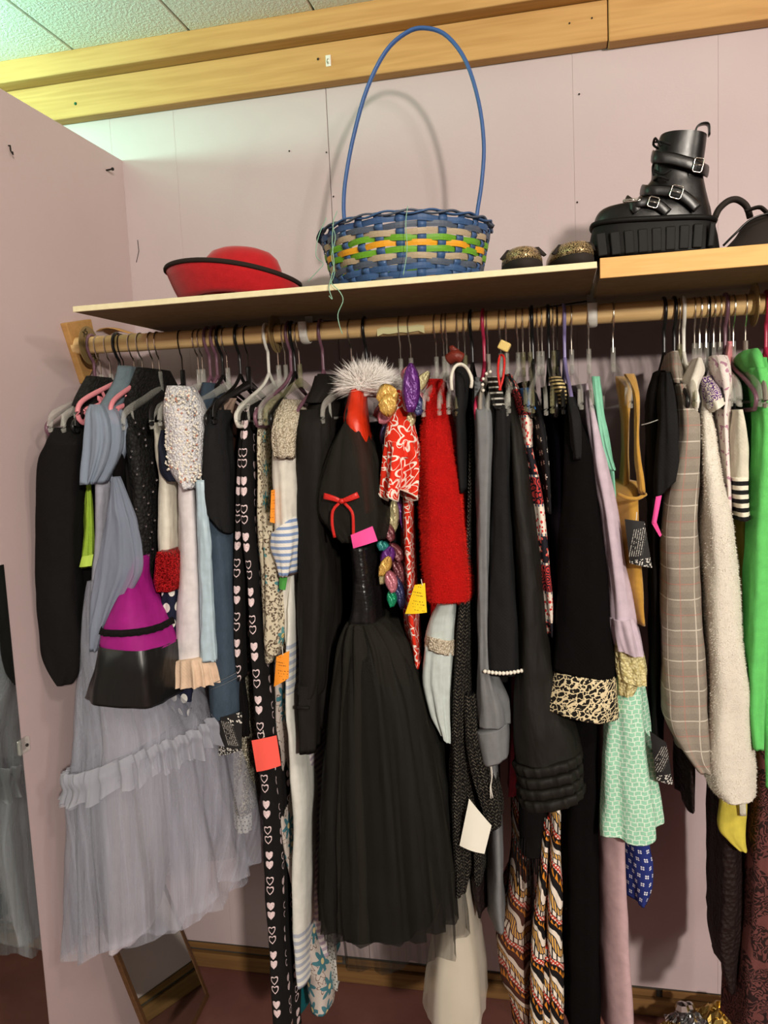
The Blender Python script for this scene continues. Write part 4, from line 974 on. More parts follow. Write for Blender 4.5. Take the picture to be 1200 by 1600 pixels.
# ---- 6 cream satin vest with polka tie
g = G('satin_vest', 'cream satin vest with navy neck trim and red sequin hem', 'vest', 246, 'clear', 'cream satin vest', .10)
g.b('body', 'cream', [(660, 246, 258, 1.56), (720, 246, 276), (800, 247, 286), (885, 249, 285)], 1.49, fold=.004)
g.c('neck_trim', 'navy', [(672, 250, 262, 1.5), (700, 248, 258), (735, 250, 276), (752, 262, 282)], 1.475, Yb=1.5, fold=.001)
g.c('sequin_hem', 'redsequin', [(860, 250, 264, 1.46), (872, 243, 280), (905, 239, 281), (922, 244, 278)], 1.455, Yb=1.53, fold=.003)
g = G('polka_tie', 'navy ribbon tie with large white dots below the red sequins', 'tie', 250)
g.c('ribbon', 'polka', [(900, 253, 270), (960, 252, 275), (1020, 252, 272), (1042, 254, 270)], 1.475, Yb=1.51, fold=.001)
g.b('hem', 'polka', [(1000, 262, 318, 1.53), (1070, 268, 324), (1098, 276, 318), (1112, 288, 312)], 1.50, Yb=1.62)
# ---- 7 beaded white gown
g = G('beaded_gown', 'white gown with silver beaded bodice and peach ruffled hem', 'dress', 282, 'blackflat', 'beaded white gown', .14)
bo = g.c('bodice', 'beaded', [(603, 262, 296, 1.49), (640, 255, 308), (690, 257, 314), (730, 264, 316), (764, 290, 306)], 1.45, Yb=1.56, fold=.002)
rs = random.Random(9); mb = MB(); mb2 = MB()
for i in range(420):
    y = rs.uniform(610, 755); w_ = (y-603)/160; x = rs.uniform(258+(y > 735)*22, 306+w_*10); c = U(x, y, 1.452+.06*abs((x-285)/30)**3*.4); (mb2 if i % 9 == 0 else mb).sphere(c+Vector((0, -.001, 0)), rs.uniform(.0014, .003), 6, 4)
mb.build('bead_work', 'pearl', g.t, kind='stuff'); mb2.build('rhinestones', mk('rose_stone', C(206, 150, 130), .15, metal=.4), g.t, kind='stuff')
g.b('panel', 'whitesatin', [(735, 286, 318), (800, 285, 324), (900, 280, 332), (1000, 275, 338), (1040, 270, 338)], 1.47, Yb=1.66, fold=.003, k=4)
g.c('blue_edging', 'paleblue', [(750, 306, 320), (850, 310, 327), (950, 312, 333), (1034, 312, 338)], 1.462, Yb=1.482, fold=.001)
g.c('ruffle', 'peach', [((1030, 1022), 263, 334, 1.455), ((1046, 1040), 257, 340), ((1072, 1066), 251, 345)], 1.45, Yb=1.56, fold=.0062, k=21, n=150, ramp_=(.2, 1.), m=10, bottom=None)
# ---- 8 denim jacket
g = G('denim_jacket', 'dark blue denim jacket sleeve with buttoned cuff', 'jacket', 314, 'clear', 'denim jacket')
g.b('body', 'denim', [(598, 318, 338, 1.62), (640, 308, 335, 1.54), (690, 311, 334), (760, 318, 345), (900, 325, 350), (1000, 326, 352)], 1.515)
g.c('sleeve', 'denim', [(760, 322, 350, 1.5), (850, 326, 358), (950, 328, 364), (1060, 327, 370), (1070, 328, 371)], 1.48, fold=.002)
g.c('cuff', 'denim', [((1070, 1052), 327, 372), ((1100, 1084), 329, 373), ((1124, 1114), 331, 372)], 1.474, Yb=1.585, fold=.001)
for py in (1066, 1074): MB().tube(spline([U(328, py+4, 1.478), U(338, py, 1.469), U(352, py-6, 1.467), U(364, py-12, 1.469), U(372, py-16, 1.478)], 12), .0006, 5).build('stitching', 'stitch', g.t)
# ---- 9 black tee
g = G('black_tshirt', 'black short-sleeved t-shirt over the denim jacket', 't-shirt', 325, 'mauve', 'black t-shirt beside the denim')
g.b('body', 'charcoal', [(622, 334, 352, 1.62), (655, 324, 352, 1.54), (700, 322, 352), (800, 330, 358), (1000, 338, 360)], 1.51)
g.c('sleeve', 'charcoal', [(640, 326, 350, 1.5), (700, 319, 350), (760, 317, 355), ((790, 815), 320, 359), ((806, 834), 336, 360)], 1.465, fold=.002)
# ---- 10 brown blouse
g = G('brown_blouse', 'brown satin blouse glimpsed inside the black tube hanger', 'blouse', 345, 'black', 'brown satin blouse')
g.b('body', 'brownsatin', [(632, 346, 360, 1.58), (660, 342, 363), (720, 348, 366), (1000, 352, 368)], 1.53)
g.c('collar', 'taupe', [(622, 350, 366, 1.56), (650, 340, 352, 1.53), (672, 342, 350)], 1.53, Yb=1.58)
# ---- 11 sequin dress
g = G('sequin_dress', 'champagne sequin dress hanging low behind the heart knits', 'dress', 352, 'clear', 'champagne sequin dress')
g.b('body', 'silverseq', [(680, 360, 372, 1.58), (900, 366, 384), (1000, 368, 392), (1100, 366, 398), (1180, 362, 402), (1235, 358, 404), (1266, 362, 404)], 1.525, fold=.003)
g.b('lining_hem', 'dotwhite', [(1255, 366, 403), (1280, 369, 404), (1294, 372, 402)], 1.54, Yb=1.62)
g.c('dark_overlay', 'black2', [(900, 360, 372), (1000, 364, 374), (1100, 372, 384), (1150, 378, 388)], 1.515, Yb=1.53)
# ---- 12, 13 heart knits
g = G('heart_cardigan', 'black heart-print cardigan sleeve, the shorter of the heart knits', 'cardigan', 372, 'black', 'heart-print cardigan')
g.b('body', 'hearts', [(628, 388, 400, 1.62), (660, 378, 400, 1.54), (720, 369, 398), (800, 365, 394), (900, 363, 392), (1000, 366, 390), (1058, 372, 388)], 1.495, fold=.002)
g = G('heart_leggings', 'long black heart-print knit trousers reaching to the floor', 'trousers', 385, 'blackflat', 'heart-print trousers')
g.b('leg', 'hearts', [(624, 390, 402, 1.60), (680, 380, 402, 1.50), (800, 377, 402), (900, 386, 410), (1000, 390, 421), (1100, 395, 430), (1200, 402, 438), (1300, 408, 446), (1400, 412, 449), (1500, 418, 453), (1615, 425, 463)], 1.475, Yb=1.84, fold=.002)
g.c('leg', 'hearts', [(1000, 402, 430, 1.54), (1100, 410, 434), (1200, 418, 444), (1400, 425, 452), (1615, 432, 464)], 1.52, Yb=1.6, fold=.002)
# ---- 14 floral blouse
g = G('floral_blouse', 'cream floral blouse with teal flowers beside the heart trousers', 'blouse', 417, 'white', 'cream floral blouse')
g.b('body', 'floral', [(626, 412, 426, 1.62), (660, 403, 424, 1.53), (720, 401, 422), (800, 399, 424), (900, 402, 436), (980, 408, 440), (1030, 412, 440)], 1.495)
g.c('sleeve', 'floral', [(800, 408, 436, 1.5), (880, 414, 444), (960, 416, 446), (1000, 414, 444), (1020, 420, 438)], 1.478, fold=.003)
g = G('teal_floral_dress', 'long teal floral dress with its hem showing low below the white trousers', 'dress', 432, 'clear', 'teal floral dress')
g.b('body', 'tealfloral', [(900, 428, 446, 1.55), (1060, 427, 452), (1150, 428, 452), (1300, 440, 460), (1450, 462, 505), (1520, 470, 532), (1575, 478, 530)], 1.53, Yb=1.86, hem=.004, hemk=3)
g.b('border', 'dotwhite', [(1440, 515, 530), (1500, 525, 536), (1535, 528, 536)], 1.56, Yb=1.66)
# ---- 15 white blouse
g = G('puff_blouse', 'white blouse with lace puff shoulder and blue striped cuff', 'blouse', 452, 'mauve', 'lace-shouldered white blouse')
g.b('body', 'whitecotton', [(650, 440, 462, 1.56), (720, 428, 462), (800, 432, 464), (880, 440, 462), (1000, 446, 464)], 1.5)
g.c('lace_shoulder', 'laceivory', [(624, 444, 460, 1.53), (642, 432, 469, 1.48), (672, 424, 463), (690, 424, 462), (716, 430, 460)], 1.445, fold=.004, k=7)
g.c('sleeve', 'whitecotton', [(690, 427, 462), (740, 428, 462), (800, 431, 464), (830, 432, 465)], 1.46, fold=.004)
g.c('cuff', 'bluestripe', [((834, 806), 425, 463), ((856, 826), 424, 467), ((878, 850), 434, 466), (898, 442, 458)], 1.452, Yb=1.55, fold=.003)
# ---- 16 teal dress, white striped trousers
g = G('teal_dress', 'teal cotton dress edge hanging behind the heart trousers', 'dress', 443, 'clear', 'teal cotton dress')
g.b('body', 'teal', [(900, 440, 452), (1400, 448, 464), (1500, 450, 470), (1570, 452, 473), (1592, 458, 468)], 1.56, Yb=1.86)
g = G('white_trousers', 'long white linen trousers with faint blue stripes', 'trousers', 465, 'smoky', 'white striped trousers')
g.b('leg', 'jeans', [(860, 460, 472, 1.55), (950, 450, 468), (1020, 447, 466), (1100, 446, 466), (1150, 450, 472), (1240, 452, 485), (1300, 453, 486), (1400, 452, 484), (1480, 456, 485), (1532, 463, 484)], 1.49, Yb=1.86, fold=.002)
g = G('striped_shirt', 'lavender striped shirt tail between the white trousers and black skirt', 'shirt', 478, None)
g.b('body', 'lavstripe', [(1000, 480, 494), (1200, 482, 496), (1400, 484, 508), (1482, 484, 530)], 1.56, Yb=1.86)
# ---- 17 black coat
g = G('black_coat', 'black collared coat with long buttoned sleeve left of the feather collar', 'coat', 502, 'mauve', 'black collared coat')
g.b('body', 'blackwarm', [(585, 494, 526, 1.64), (610, 482, 532, 1.58), (640, 470, 535, 1.53), (700, 466, 530), (850, 470, 535), (1000, 472, 540), (1130, 480, 540)], 1.505, Yb=1.9)
g.c('collar', 'blackwarm', [(588, 492, 520, 1.60), (606, 484, 524, 1.55), (630, 474, 512, 1.52)], 1.52, Yb=1.72, fold=.001)
g.c('sleeve', 'blackwarm', [(640, 466, 512, 1.5), (680, 461, 514), (800, 464, 514), (950, 467, 512), (1060, 468, 506), (1085, 466, 500)], 1.462, fold=.004, k=4)
g.c('cuff', 'blackwarm', [(1068, 467, 500), (1085, 466, 498), (1172, 469, 495)], 1.46, Yb=1.54, fold=.003)
MB().box(U(474, 1106, 1.457), (.012, .003, .003)).build('cuff_tab', 'blackwarm', g.t)
# ---- 18 red satin with feather collar
g = G('satin_cape', 'orange-red satin cape with white fluffy feather collar', 'cape', 547, 'clear', 'feather-collared red cape')
cp_ = g.b('body', 'redsatin', [(590, 552, 574, 1.56), (625, 540, 580, 1.51), (660, 532, 586), (700, 548, 590), (760, 560, 592), (800, 566, 592)], 1.475, Yb=1.78, fold=.004)
rs = random.Random(21); vs = []; fs = []; cc = U(567, 602, 1.55)
for i in range(8500):
    a = rs.uniform(0, 2*PI); rr = rs.uniform(.0, .022); base = cc+Vector((rr*math.cos(a), rs.uniform(-.02, .14), .5*rr*math.sin(a)-.002))
    an = rs.uniform(-.35, PI+.35); d = Vector((math.cos(an), rs.uniform(-.55, .4), math.sin(an)*.9+.05)).normalized(); l = rs.uniform(.024, .058)*(1 if rs.random() < .8 else 1.2)
    s_ = d.cross(Vector((rs.uniform(-1, 1), rs.uniform(-1, 1), rs.uniform(-1, 1)))).normalized()*.0005; mid = base+d*l*.6; tip = base+d*l+Vector((0, 0, -.006*rs.random()))+s_*rs.uniform(-9, 9); k = len(vs)
    vs += [base-s_, base+s_, mid+s_, mid-s_, tip]; fs += [(k, k+1, k+2, k+3), (k+3, k+2, k+4)]
mesh('feather_collar', vs, fs, 'feather', g.t, None, False, 'stuff')
MB().tube([cc+Vector((0, .0, -.01)), cc+Vector((0, .14, -.01))], .012, 8).build('collar_core', 'feather', g.t)
# ---- 19 black costume dress
g = G('witch_dress', 'black costume dress with sheer puff sleeve, red bow and full organza skirt', 'dress', 570, 'black', 'black puff-sleeved dress')
g.b('body', 'black2', [(660, 560, 590, 1.56), (720, 545, 592, 1.52), (800, 540, 594), (880, 545, 592), (980, 542, 594)], 1.51, Yb=1.8)
g.c('puff_sleeve', 'blacktulle2', [(648, 545, 556, 1.50), (680, 524, 570, 1.46), (720, 505, 585), (765, 491, 597), (800, 490, 602), (826, 512, 598), (846, 530, 592)], 1.43, Yb=1.57, fold=.005, k=9, n=60)
g.c('bodice', 'blacksatin', [(850, 546, 582), (900, 551, 586), (940, 551, 590), (978, 543, 592)], 1.465, Yb=1.60, fold=.002)
g.c('underskirt', 'black2', [(975, 545, 590, 1.47), (1050, 528, 618), (1200, 510, 645), (1350, 502, 668), (1462, 500, 680)], 1.45, Yb=1.82, fold=.006, k=10, n=64)
g.c('organza_skirt', 'blacktulle2', [(972, 541, 594, 1.455), (990, 530, 612, 1.445), (1020, 520, 632, 1.435), (1090, 508, 652, 1.425), (1180, 498, 670, 1.42), (1280, 491, 690, 1.415), (1380, 487, 706, 1.41), (1462, 486, 714, 1.41)], 1.43, Yb=1.72, fold=.010, k=19, n=130, ramp_=(.45, 1.), bottom=None)
g.c('tulle_overskirt', 'blacktulle', [(985, 534, 606, 1.45), (1090, 505, 656, 1.42), (1250, 490, 690, 1.405), (1400, 484, 712, 1.40), (1500, 492, 722, 1.40)], 1.42, Yb=1.74, fold=.012, k=15, n=110, ramp_=(.4, 1.), bottom=None, hem=.008, hemk=5)
bw = MB().tube(spline([U(533, 783, 1.418), U(518, 778, 1.414), U(506, 775, 1.418)], 6), [.003, .0045, .0052, .0056, .006, .006], 8, .0012, (0, 0, 1)).tube(spline([U(533, 783, 1.418), U(546, 779, 1.414), U(560, 773, 1.418)], 6), [.003, .0042, .005, .0055, .006, .006], 8, .0012, (0, 0, 1)).sphere(U(534, 783, 1.415), .0052)
bow = bw.build('bow', 'ribbon', g.t)
MB().tube(spline([U(530, 786, 1.418), U(520, 798, 1.416), U(519, 820, 1.416), U(523, 840, 1.418)], 10), .0030, 6, .0008, (1, 0, 0)).build('bow_tail', 'ribbon', bow)
MB().tube(spline([U(538, 786, 1.418), U(550, 800, 1.416), U(552, 822, 1.416), U(552, 842, 1.418)], 10), .0030, 6, .0008, (1, 0, 0)).build('bow_tail', 'ribbon', bow)
# ---- 20 hawaiian dress
g = G('hawaiian_dress', 'red hawaiian dress with white flower outlines and ruffled sleeve', 'dress', 624, 'clear', 'red hawaiian dress')
g.b('body', 'hawaii', [(640, 622, 636, 1.58), (700, 624, 645, 1.52), (800, 628, 650), (900, 632, 652), (960, 634, 655), (1038, 648, 662)], 1.50, Yb=1.74)
g.c('sleeve', 'hawaii', [(610, 622, 632, 1.54), (640, 612, 640, 1.50), (680, 602, 648), (715, 600, 652)], 1.455, fold=.002)
rf = g.c('sleeve_ruffle', 'hawaii', [(690, 602, 648), (715, 600, 652), (740, 600, 650), (772, 602, 642)], 1.445, Yb=1.55, fold=.014, k=7, n=100, ramp_=(.12, 1.25), bottom=None, hem=.011, hemk=7)
me = rf.data; N_ = 100; base = len(me.vertices)-N_; off = world_of(g.t)
MB().tube([me.vertices[base+i].co+off for i in range(N_)], .0016, 6, closed=True).build('ruffle_edge', 'cream', rf)
# ---- 21 petal costume
g = G('petal_costume', 'iridescent fabric-petal costume with purple and gold petals', 'costume', 640, 'clear', 'iridescent petal costume', -.05)
g.b('body', 'black2', [(640, 598, 630, 1.60), (760, 600, 632), (900, 604, 634), (1020, 606, 632)], 1.56, Yb=1.8)
def petal(px, py, w, h, ang, Y, mat):
    c = U(px, py, Y); s_ = Y/FPX; rot = Matrix.Rotation(ang, 3, 'Y'); vs = []; fs = []; N2, K2 = 9, 7
    for j in range(N2):
        t_ = j/(N2-1); ww = w*s_*math.sin(PI*min(1, .08+t_*.9))**.6*.5
        for i in range(K2):
            a = i/(K2-1)*2-1; vs.append(c+rot @ Vector((ww*a, -.010*(1-a*a)+.008*math.sin(t_*3+a*5)*.4, (t_-.5)*h*s_)))
    for j in range(N2-1):
        for i in range(K2-1): fs.append((j*K2+i, j*K2+i+1, (j+1)*K2+i+1, (j+1)*K2+i))
    o = mesh('petal', vs, fs, mat, g.t, [[((vs[i]-c).x, (vs[i]-c).z) for i in f] for f in fs]); o.modifiers.new('s', 'SOLIDIFY').thickness = .0012
for a_ in ((606, 618, 40, 34, 1.2, 1.46, 'gold'), (607, 633, 38, 28, 1.5, 1.45, 'gold'), (642, 606, 30, 76, .06, 1.47, 'purple'), (650, 630, 24, 40, -.2, 1.48, 'blue'), (656, 600, 20, 48, .7, 1.53, 'cream'), (640, 585, 30, 26, .2, 1.54, 'pink'), (655, 622, 18, 34, -.4, 1.52, 'pink'), (600, 652, 22, 22, .5, 1.48, 'pink'), (603, 675, 20, 40, .3, 1.52, 'blue'), (642, 655, 16, 24, .1, 1.5, 'cream'),
          (598, 852, 24, 16, .3, 1.50, 'teal'), (606, 868, 26, 34, .5, 1.50, 'purple'), (618, 862, 22, 34, -.5, 1.51, 'maroon'), (602, 884, 20, 36, .5, 1.49, 'gold'), (600, 898, 18, 30, .3, 1.495, 'cream'), (611, 908, 22, 36, -.15, 1.48, 'pink'), (612, 934, 18, 28, .0, 1.49, 'emerald'), (624, 925, 18, 54, -.15, 1.51, 'blue'), (612, 810, 26, 60, .2, 1.52, 'cream'), (606, 830, 22, 34, -.4, 1.51, 'maroon'), (622, 890, 20, 50, -.2, 1.52, 'maroon'), (596, 640, 18, 30, .9, 1.53, 'maroon'), (628, 800, 14, 70, -.1, 1.53, 'purple')): petal(*a_[:6], 'pet_'+a_[6])
# ---- 22 fuzzy red sweater
g = G('fuzzy_sweater', 'bright red fuzzy sweater with broad sleeve', 'sweater', 680, 'clear', 'red fuzzy sweater')
s1 = g.c('sleeve', 'fuzzred', [(592, 670, 690, 1.58), (625, 664, 698, 1.53), (680, 661, 708, 1.48), (760, 658, 716), (850, 659, 726), (915, 663, 734), (938, 666, 733)], 1.452, Yb=1.58, fold=.002)
s2 = g.b('body', 'fuzzred', [(594, 672, 690, 1.62), (640, 662, 696, 1.56), (800, 662, 706), (920, 664, 716), (976, 668, 698)], 1.515)
fibres('fuzz', 'fuzzfib', g.t, s1, 26000, .0075, .00022, 3); fibres('fuzz', 'fuzzfib', g.t, s2, 7000, .0075, .00022, 4)
# ---- 23 mint-white blouse
g = G('satin_blouse', 'pale mint satin blouse sleeve with lace band under the red sweater', 'blouse', 692, 'clear', 'pale mint satin blouse')
g.b('body', 'mintsatin', [(900, 696, 712), (1000, 690, 712), (1100, 690, 710)], 1.55, Yb=1.74)
g.c('sleeve', 'mintsatin', [(930, 690, 713), (965, 672, 714), (1000, 664, 713)], 1.49, fold=.002)
g.c('lace_band', 'laceivory', [((988, 998), 665, 713), ((1008, 1022), 664, 712)], 1.485, Yb=1.585, fold=.002, k=12, n=60, m=6)
g.c('cuff_flounce', 'mintsatin', [((1005, 1018), 664, 711), (1060, 660, 710), (1110, 672, 708), ((1140, 1158), 690, 706)], 1.488, Yb=1.58, fold=.005, k=8, n=60, bottom=None)
# ---- 24 black tank, brown bow
g = G('black_tank', 'black sleeveless top with cream rolled collar and brown leather bow', 'top', 715, 'clear', 'black sleeveless top')
g.b('body', 'charcoal', [(574, 710, 730, 1.56), (600, 708, 733), (650, 709, 732), (700, 710, 733), (768, 713, 735)], 1.475, fold=.001)
MB().tube(spline([U(706, 610, 1.468), U(705, 590, 1.468), U(710, 574, 1.475), U(720, 569, 1.48), U(730, 576, 1.475), U(737, 592, 1.468), U(736, 606, 1.47)], 24), .0032, 8).build('collar', 'cream', g.t)
MB().tube(spline([U(701, 562, 1.49), U(711, 556, 1.485), U(721, 560, 1.49)], 8), .011, 10, .010, (0, 0, 1)).build('leather_knot', 'brownleather', g.t)
MB().tube(spline([U(703, 541, 1.49), U(709, 547, 1.488), U(718, 552, 1.49)], 8), [.001, .005, .006, .006, .006, .006, .005, .003], 8, .003, (0, 0, 1)).build('leather_bow', 'brownleather', g.t)
# ---- 25 knit cardigan
g = G('knit_cardigan', 'long black and gray speckled knit cardigan', 'cardigan', 725, 'smoky', 'speckled knit cardigan')
g.b('body', 'knit', [(615, 734, 742, 1.60), (680, 730, 745, 1.53), (800, 727, 743), (900, 722, 743), (1000, 715, 744), (1100, 712, 746), (1200, 716, 750), (1300, 726, 764), (1372, 734, 762)], 1.505, fold=.003)
g.c('sleeve', 'knit', [(900, 720, 738, 1.50), (1000, 712, 732), (1100, 706, 728), (1200, 704, 730), (1290, 703, 732), (1350, 706, 736), (1390, 711, 728)], 1.485, fold=.003)
g.c('sleeve', 'knit', [(1080, 722, 746, 1.49), (1160, 727, 752), (1220, 736, 776), (1262, 750, 785), ((1298, 1282), 758, 784)], 1.475, fold=.003)
# ---- 26 gray blouse
g = G('gray_blouse', 'gray crepe blouse with gathered cuff beside the pearl-cuffed top', 'blouse', 736, 'dark', 'gray crepe blouse')
g.b('body', 'gray', [(590, 740, 752, 1.62), (620, 738, 760, 1.56), (700, 740, 768), (850, 745, 766), (1000, 748, 770), (1290, 764, 790), (1400, 765, 793), (1446, 768, 796)], 1.515, Yb=1.8)
g.c('sleeve', 'gray', [(596, 740, 752, 1.55), (630, 738, 764, 1.5), (655, 740, 773), (750, 744, 772), (850, 745, 768), (1000, 748, 766), (1050, 748, 772), (1100, 746, 790), (1132, 744, 794)], 1.468, fold=.003, k=6)
g.c('cuff', 'gray', [((1142, 1130), 742, 794), ((1160, 1150), 744, 795), ((1192, 1182), 751, 794)], 1.464, Yb=1.57, fold=.001)
# ---- 27 pearl cuff top
g = G('pearl_top', 'black top with pearl-edged sleeve and beaded collar', 'top', 755, 'raspberry', 'pearl-cuffed black top')
g.b('body', 'black2', [(590, 764, 782, 1.62), (640, 768, 792, 1.54), (800, 766, 800), (1000, 762, 808), (1060, 772, 806)], 1.51)
g.c('sleeve', 'charcoal', [(628, 772, 790, 1.49), (660, 772, 797), (800, 767, 802), (950, 761, 810), (1050, 758, 815)], 1.458, fold=.002)
g.c('beaded_collar', 'beadcollar', [(588, 760, 776, 1.55), (610, 764, 784, 1.5), (640, 772, 791)], 1.462, Yb=1.54, fold=.001)
for k in range(11):
    a = k/10; c = U(758+57*a, 1049+3.5*math.sin(PI*a)-1+(1-a)*1, 1.462-.010*math.sin(PI*a)); MB().sphere(c, .0040).build('pearl', 'pearl', g.t)
for x, y in ((760, 584), (755, 592), (754, 601), (755, 610), (766, 581)): MB().sphere(U(x, y, 1.50), .0032).build('pearl', 'pearl', g.t)
# ---- 28 quilted cuff coat
g = G('quilted_coat', 'black coat with wide sleeve ending in a quilted cuff', 'coat', 761, 'creamflat', 'quilted-cuff black coat')
g.b('body', 'olivecoat', [(610, 786, 800, 1.62), (700, 798, 824, 1.53), (850, 802, 840), (1000, 806, 852), (1180, 812, 880)], 1.515, Yb=1.84)
g.c('sleeve', 'olivecoat', [(620, 790, 802, 1.54), (680, 796, 818, 1.48), (800, 800, 834), (900, 806, 844), (1000, 808, 854), (1080, 802, 874), (1150, 800, 898), (1190, 803, 908)], 1.452, Yb=1.57, fold=.004, k=4)
for k in range(4):
    a = k/4; b2 = (k+1)/4; y0, y1 = 1186+17.5*k, 1186+17.5*(k+1)
    g.c('quilt_row', 'olivecoat', [((y0+8, y0-8), 803+2.2*k, 907+1.8*k, 1.452), ((y0+12+2, y0-3), 802+2.2*k, 909+1.8*k, 1.445), ((y1+4+2, y1-10), 804+2.2*(k+1), 907+1.8*(k+1), 1.446), ((y1+8, y1-8), 806+2.2*(k+1), 906+1.8*(k+1), 1.452)], 1.45, Yb=1.575, fold=.0018, k=17, n=110, m=8, ramp_=(1, 1), wr=.002)
# ---- 29 paisley dress, tiny flower top, navy, blue
g = G('paisley_dress', 'red and navy paisley banded dress between the black coats', 'dress', 781, 'clear', 'paisley banded dress')
g.b('body', 'paisley', [(585, 792, 802, 1.60), (612, 800, 818, 1.54), (650, 808, 838), (700, 812, 843), (760, 822, 858), (850, 832, 868), (950, 846, 873), (990, 856, 868)], 1.485, fold=.004, k=7)
MB().tube(spline([U(782, 610, 1.47), U(778, 580, 1.48), U(781, 556, 1.50), U(788, 560, 1.49), U(786, 590, 1.475), U(780, 610, 1.47)], 16), .0022, 6).build('red_tie', 'ribbon', g.t)
bevel(MB().box(U(788, 541, 1.56), (.011, .010, .009), Matrix.Rotation(.5, 3, 'Y')).build('size_cube', mk('size_cube', C(222, 196, 120), .4), g.t, False), .003)
g = G('tiny_floral_top', 'black top scattered with small white flowers', 'top', 808, 'clear', 'tiny-flowered black top')
g.b('body', 'tinyflower', [(596, 822, 834, 1.62), (625, 828, 848, 1.55), (680, 836, 862), (740, 846, 866), (800, 852, 868)], 1.50)
g = G('blue_camisole', 'small bright blue camisole strap beside the tiny flowered top', 'camisole', 816, 'smoky', 'blue camisole')
g.b('strap', 'blue', [(606, 820, 828, 1.53), (630, 822, 834), (640, 826, 838)], 1.485, Yb=1.6)
g = G('navy_sweater', 'dark navy sweater between the flowered top and black velvet jacket', 'sweater', 827, 'smoky', 'navy sweater')
g.b('body', 'navyplain', [(640, 852, 864, 1.60), (680, 862, 880, 1.54), (760, 864, 884), (900, 868, 886), (1000, 868, 884)], 1.515)
# ---- 30 tribal dress
g = G('tribal_dress', 'long orange, white and black tribal print dress near the floor', 'dress', 831, 'dark', 'tribal print dress')
g.b('panel', 'tribal', [(1200, 864, 880, 1.56), (1280, 861, 880), (1360, 858, 882), (1420, 856, 882), (1500, 856, 883), (1615, 857, 886)], 1.53, Yb=1.7, fold=.003)
g.c('panel', 'tribal', [(1270, 850, 862, 1.55), (1340, 845, 858), (1420, 835, 852), (1480, 831, 852), (1540, 829, 851), (1615, 829, 852)], 1.535, fold=.002)
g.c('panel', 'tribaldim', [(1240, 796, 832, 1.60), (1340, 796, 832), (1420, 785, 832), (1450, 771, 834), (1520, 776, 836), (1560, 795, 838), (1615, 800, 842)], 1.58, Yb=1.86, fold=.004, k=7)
g.c('panel', 'tribal', [(1470, 846, 862), (1540, 846, 862), (1615, 846, 862)], 1.545, fold=.001)
g = G('fringe_top', 'black fringed top hem above the tribal print dress', 'top', 840, 'clear', 'black fringed top')
g.b('body', 'black2', [(1000, 815, 870), (1200, 802, 866), (1300, 800, 862), (1330, 806, 856)], 1.55, Yb=1.7)
for k in range(14):
    x = 803+k*4.2; l = 30+60*abs(math.sin(k*2.3)); MB().tube(spline([U(x, 1310, 1.555), U(x-1, 1310+l*.5, 1.556), U(x+1, 1310+l, 1.557)], 5), .0018, 5).build('fringe_tassel', 'black2', g.t)
g = G('rose_top', 'dusky rose top hem peeking beside the quilted cuff', 'top', 790, 'clear', 'dusky rose top')
g.b('body', 'pinkbit', [(1000, 800, 814), (1190, 794, 812), (1236, 792, 808)], 1.57, Yb=1.7)
# ---- 31 velvet jacket with leopard cuff, black gown
g = G('leopard_cuff_jacket', 'black velvet jacket with wide leopard-print cuff', 'jacket', 846, 'clear', 'leopard-cuffed velvet jacket')
g.b('body', 'velvet', [(600, 876, 890, 1.62), (640, 880, 900, 1.54), (720, 880, 926), (850, 874, 942), (1000, 870, 950), (1110, 880, 950)], 1.51)
g.c('sleeve', 'velvet', [(612, 882, 896, 1.53), (660, 884, 908, 1.49), (710, 882, 926), (850, 872, 944), (950, 867, 955), ((1046, 1062), 862, 963)], 1.452, Yb=1.57, fold=.002)
g.c('lapel', 'charcoal', [(620, 886, 898, 1.49), (660, 890, 908), (718, 896, 906)], 1.445, Yb=1.47, fold=0.)
g.c('cuff', 'leopard', [((1046, 1060), 864, 963, 1.448), ((1066, 1080), 858, 966), ((1090, 1110), 852, 968), ((1106, 1128), 850, 967)], 1.444, Yb=1.58, fold=.003)
g = G('black_gown', 'plain long black gown falling to the floor under the leopard cuff', 'dress', 856, 'dark', 'long black gown')
g.b('skirt', 'velvet', [(1000, 890, 940), (1130, 884, 948), (1300, 880, 950), (1450, 881, 950), (1615, 884, 952)], 1.535, Yb=1.8, fold=.005, k=8)
g = G('animal_scarf', 'gold-striped scarf draped at the neck of the black velvet jacket', 'scarf', 864, 'smoky', 'gold-striped scarf')
g.b('loop', mk('gold_stripe', C(160, 140, 90), .6, f_stripes(C(40, 34, 26), C(206, 186, 130), .007, .5), weave()), [(588, 862, 874, 1.56), (600, 864, 884), (618, 872, 888), (632, 878, 892)], 1.5, Yb=1.6)
# ---- 32 lilac sweatshirt, pale pink gown
g = G('lilac_sweatshirt', 'lilac sweatshirt with ruffled sleeve end and yellow lace', 'sweatshirt', 881, 'lavender', 'lilac sweatshirt')
g.b('body', 'lilac', [(600, 910, 922, 1.62), (660, 914, 932, 1.55), (800, 930, 958), (950, 945, 980)], 1.525)
g.c('sleeve', 'lilac', [(610, 914, 924, 1.55), (650, 916, 934, 1.5), (720, 923, 948), (800, 937, 964), (900, 948, 982), (975, 953, 994)], 1.468, fold=.002)
g.c('sleeve_ruffle', 'lilac', [(964, 953, 992), ((985, 992), 955, 1000), ((1010, 1024), 962, 1006)], 1.46, Yb=1.56, fold=.004, k=8, n=70, bottom=None)
g.c('lace_trim', 'yellowlace', [((985, 1005), 957, 1000), ((1040, 1050), 960, 1009), ((1056, 1070), 964, 1009)], 1.47, Yb=1.56, fold=.003, k=9, n=70, bottom=None)
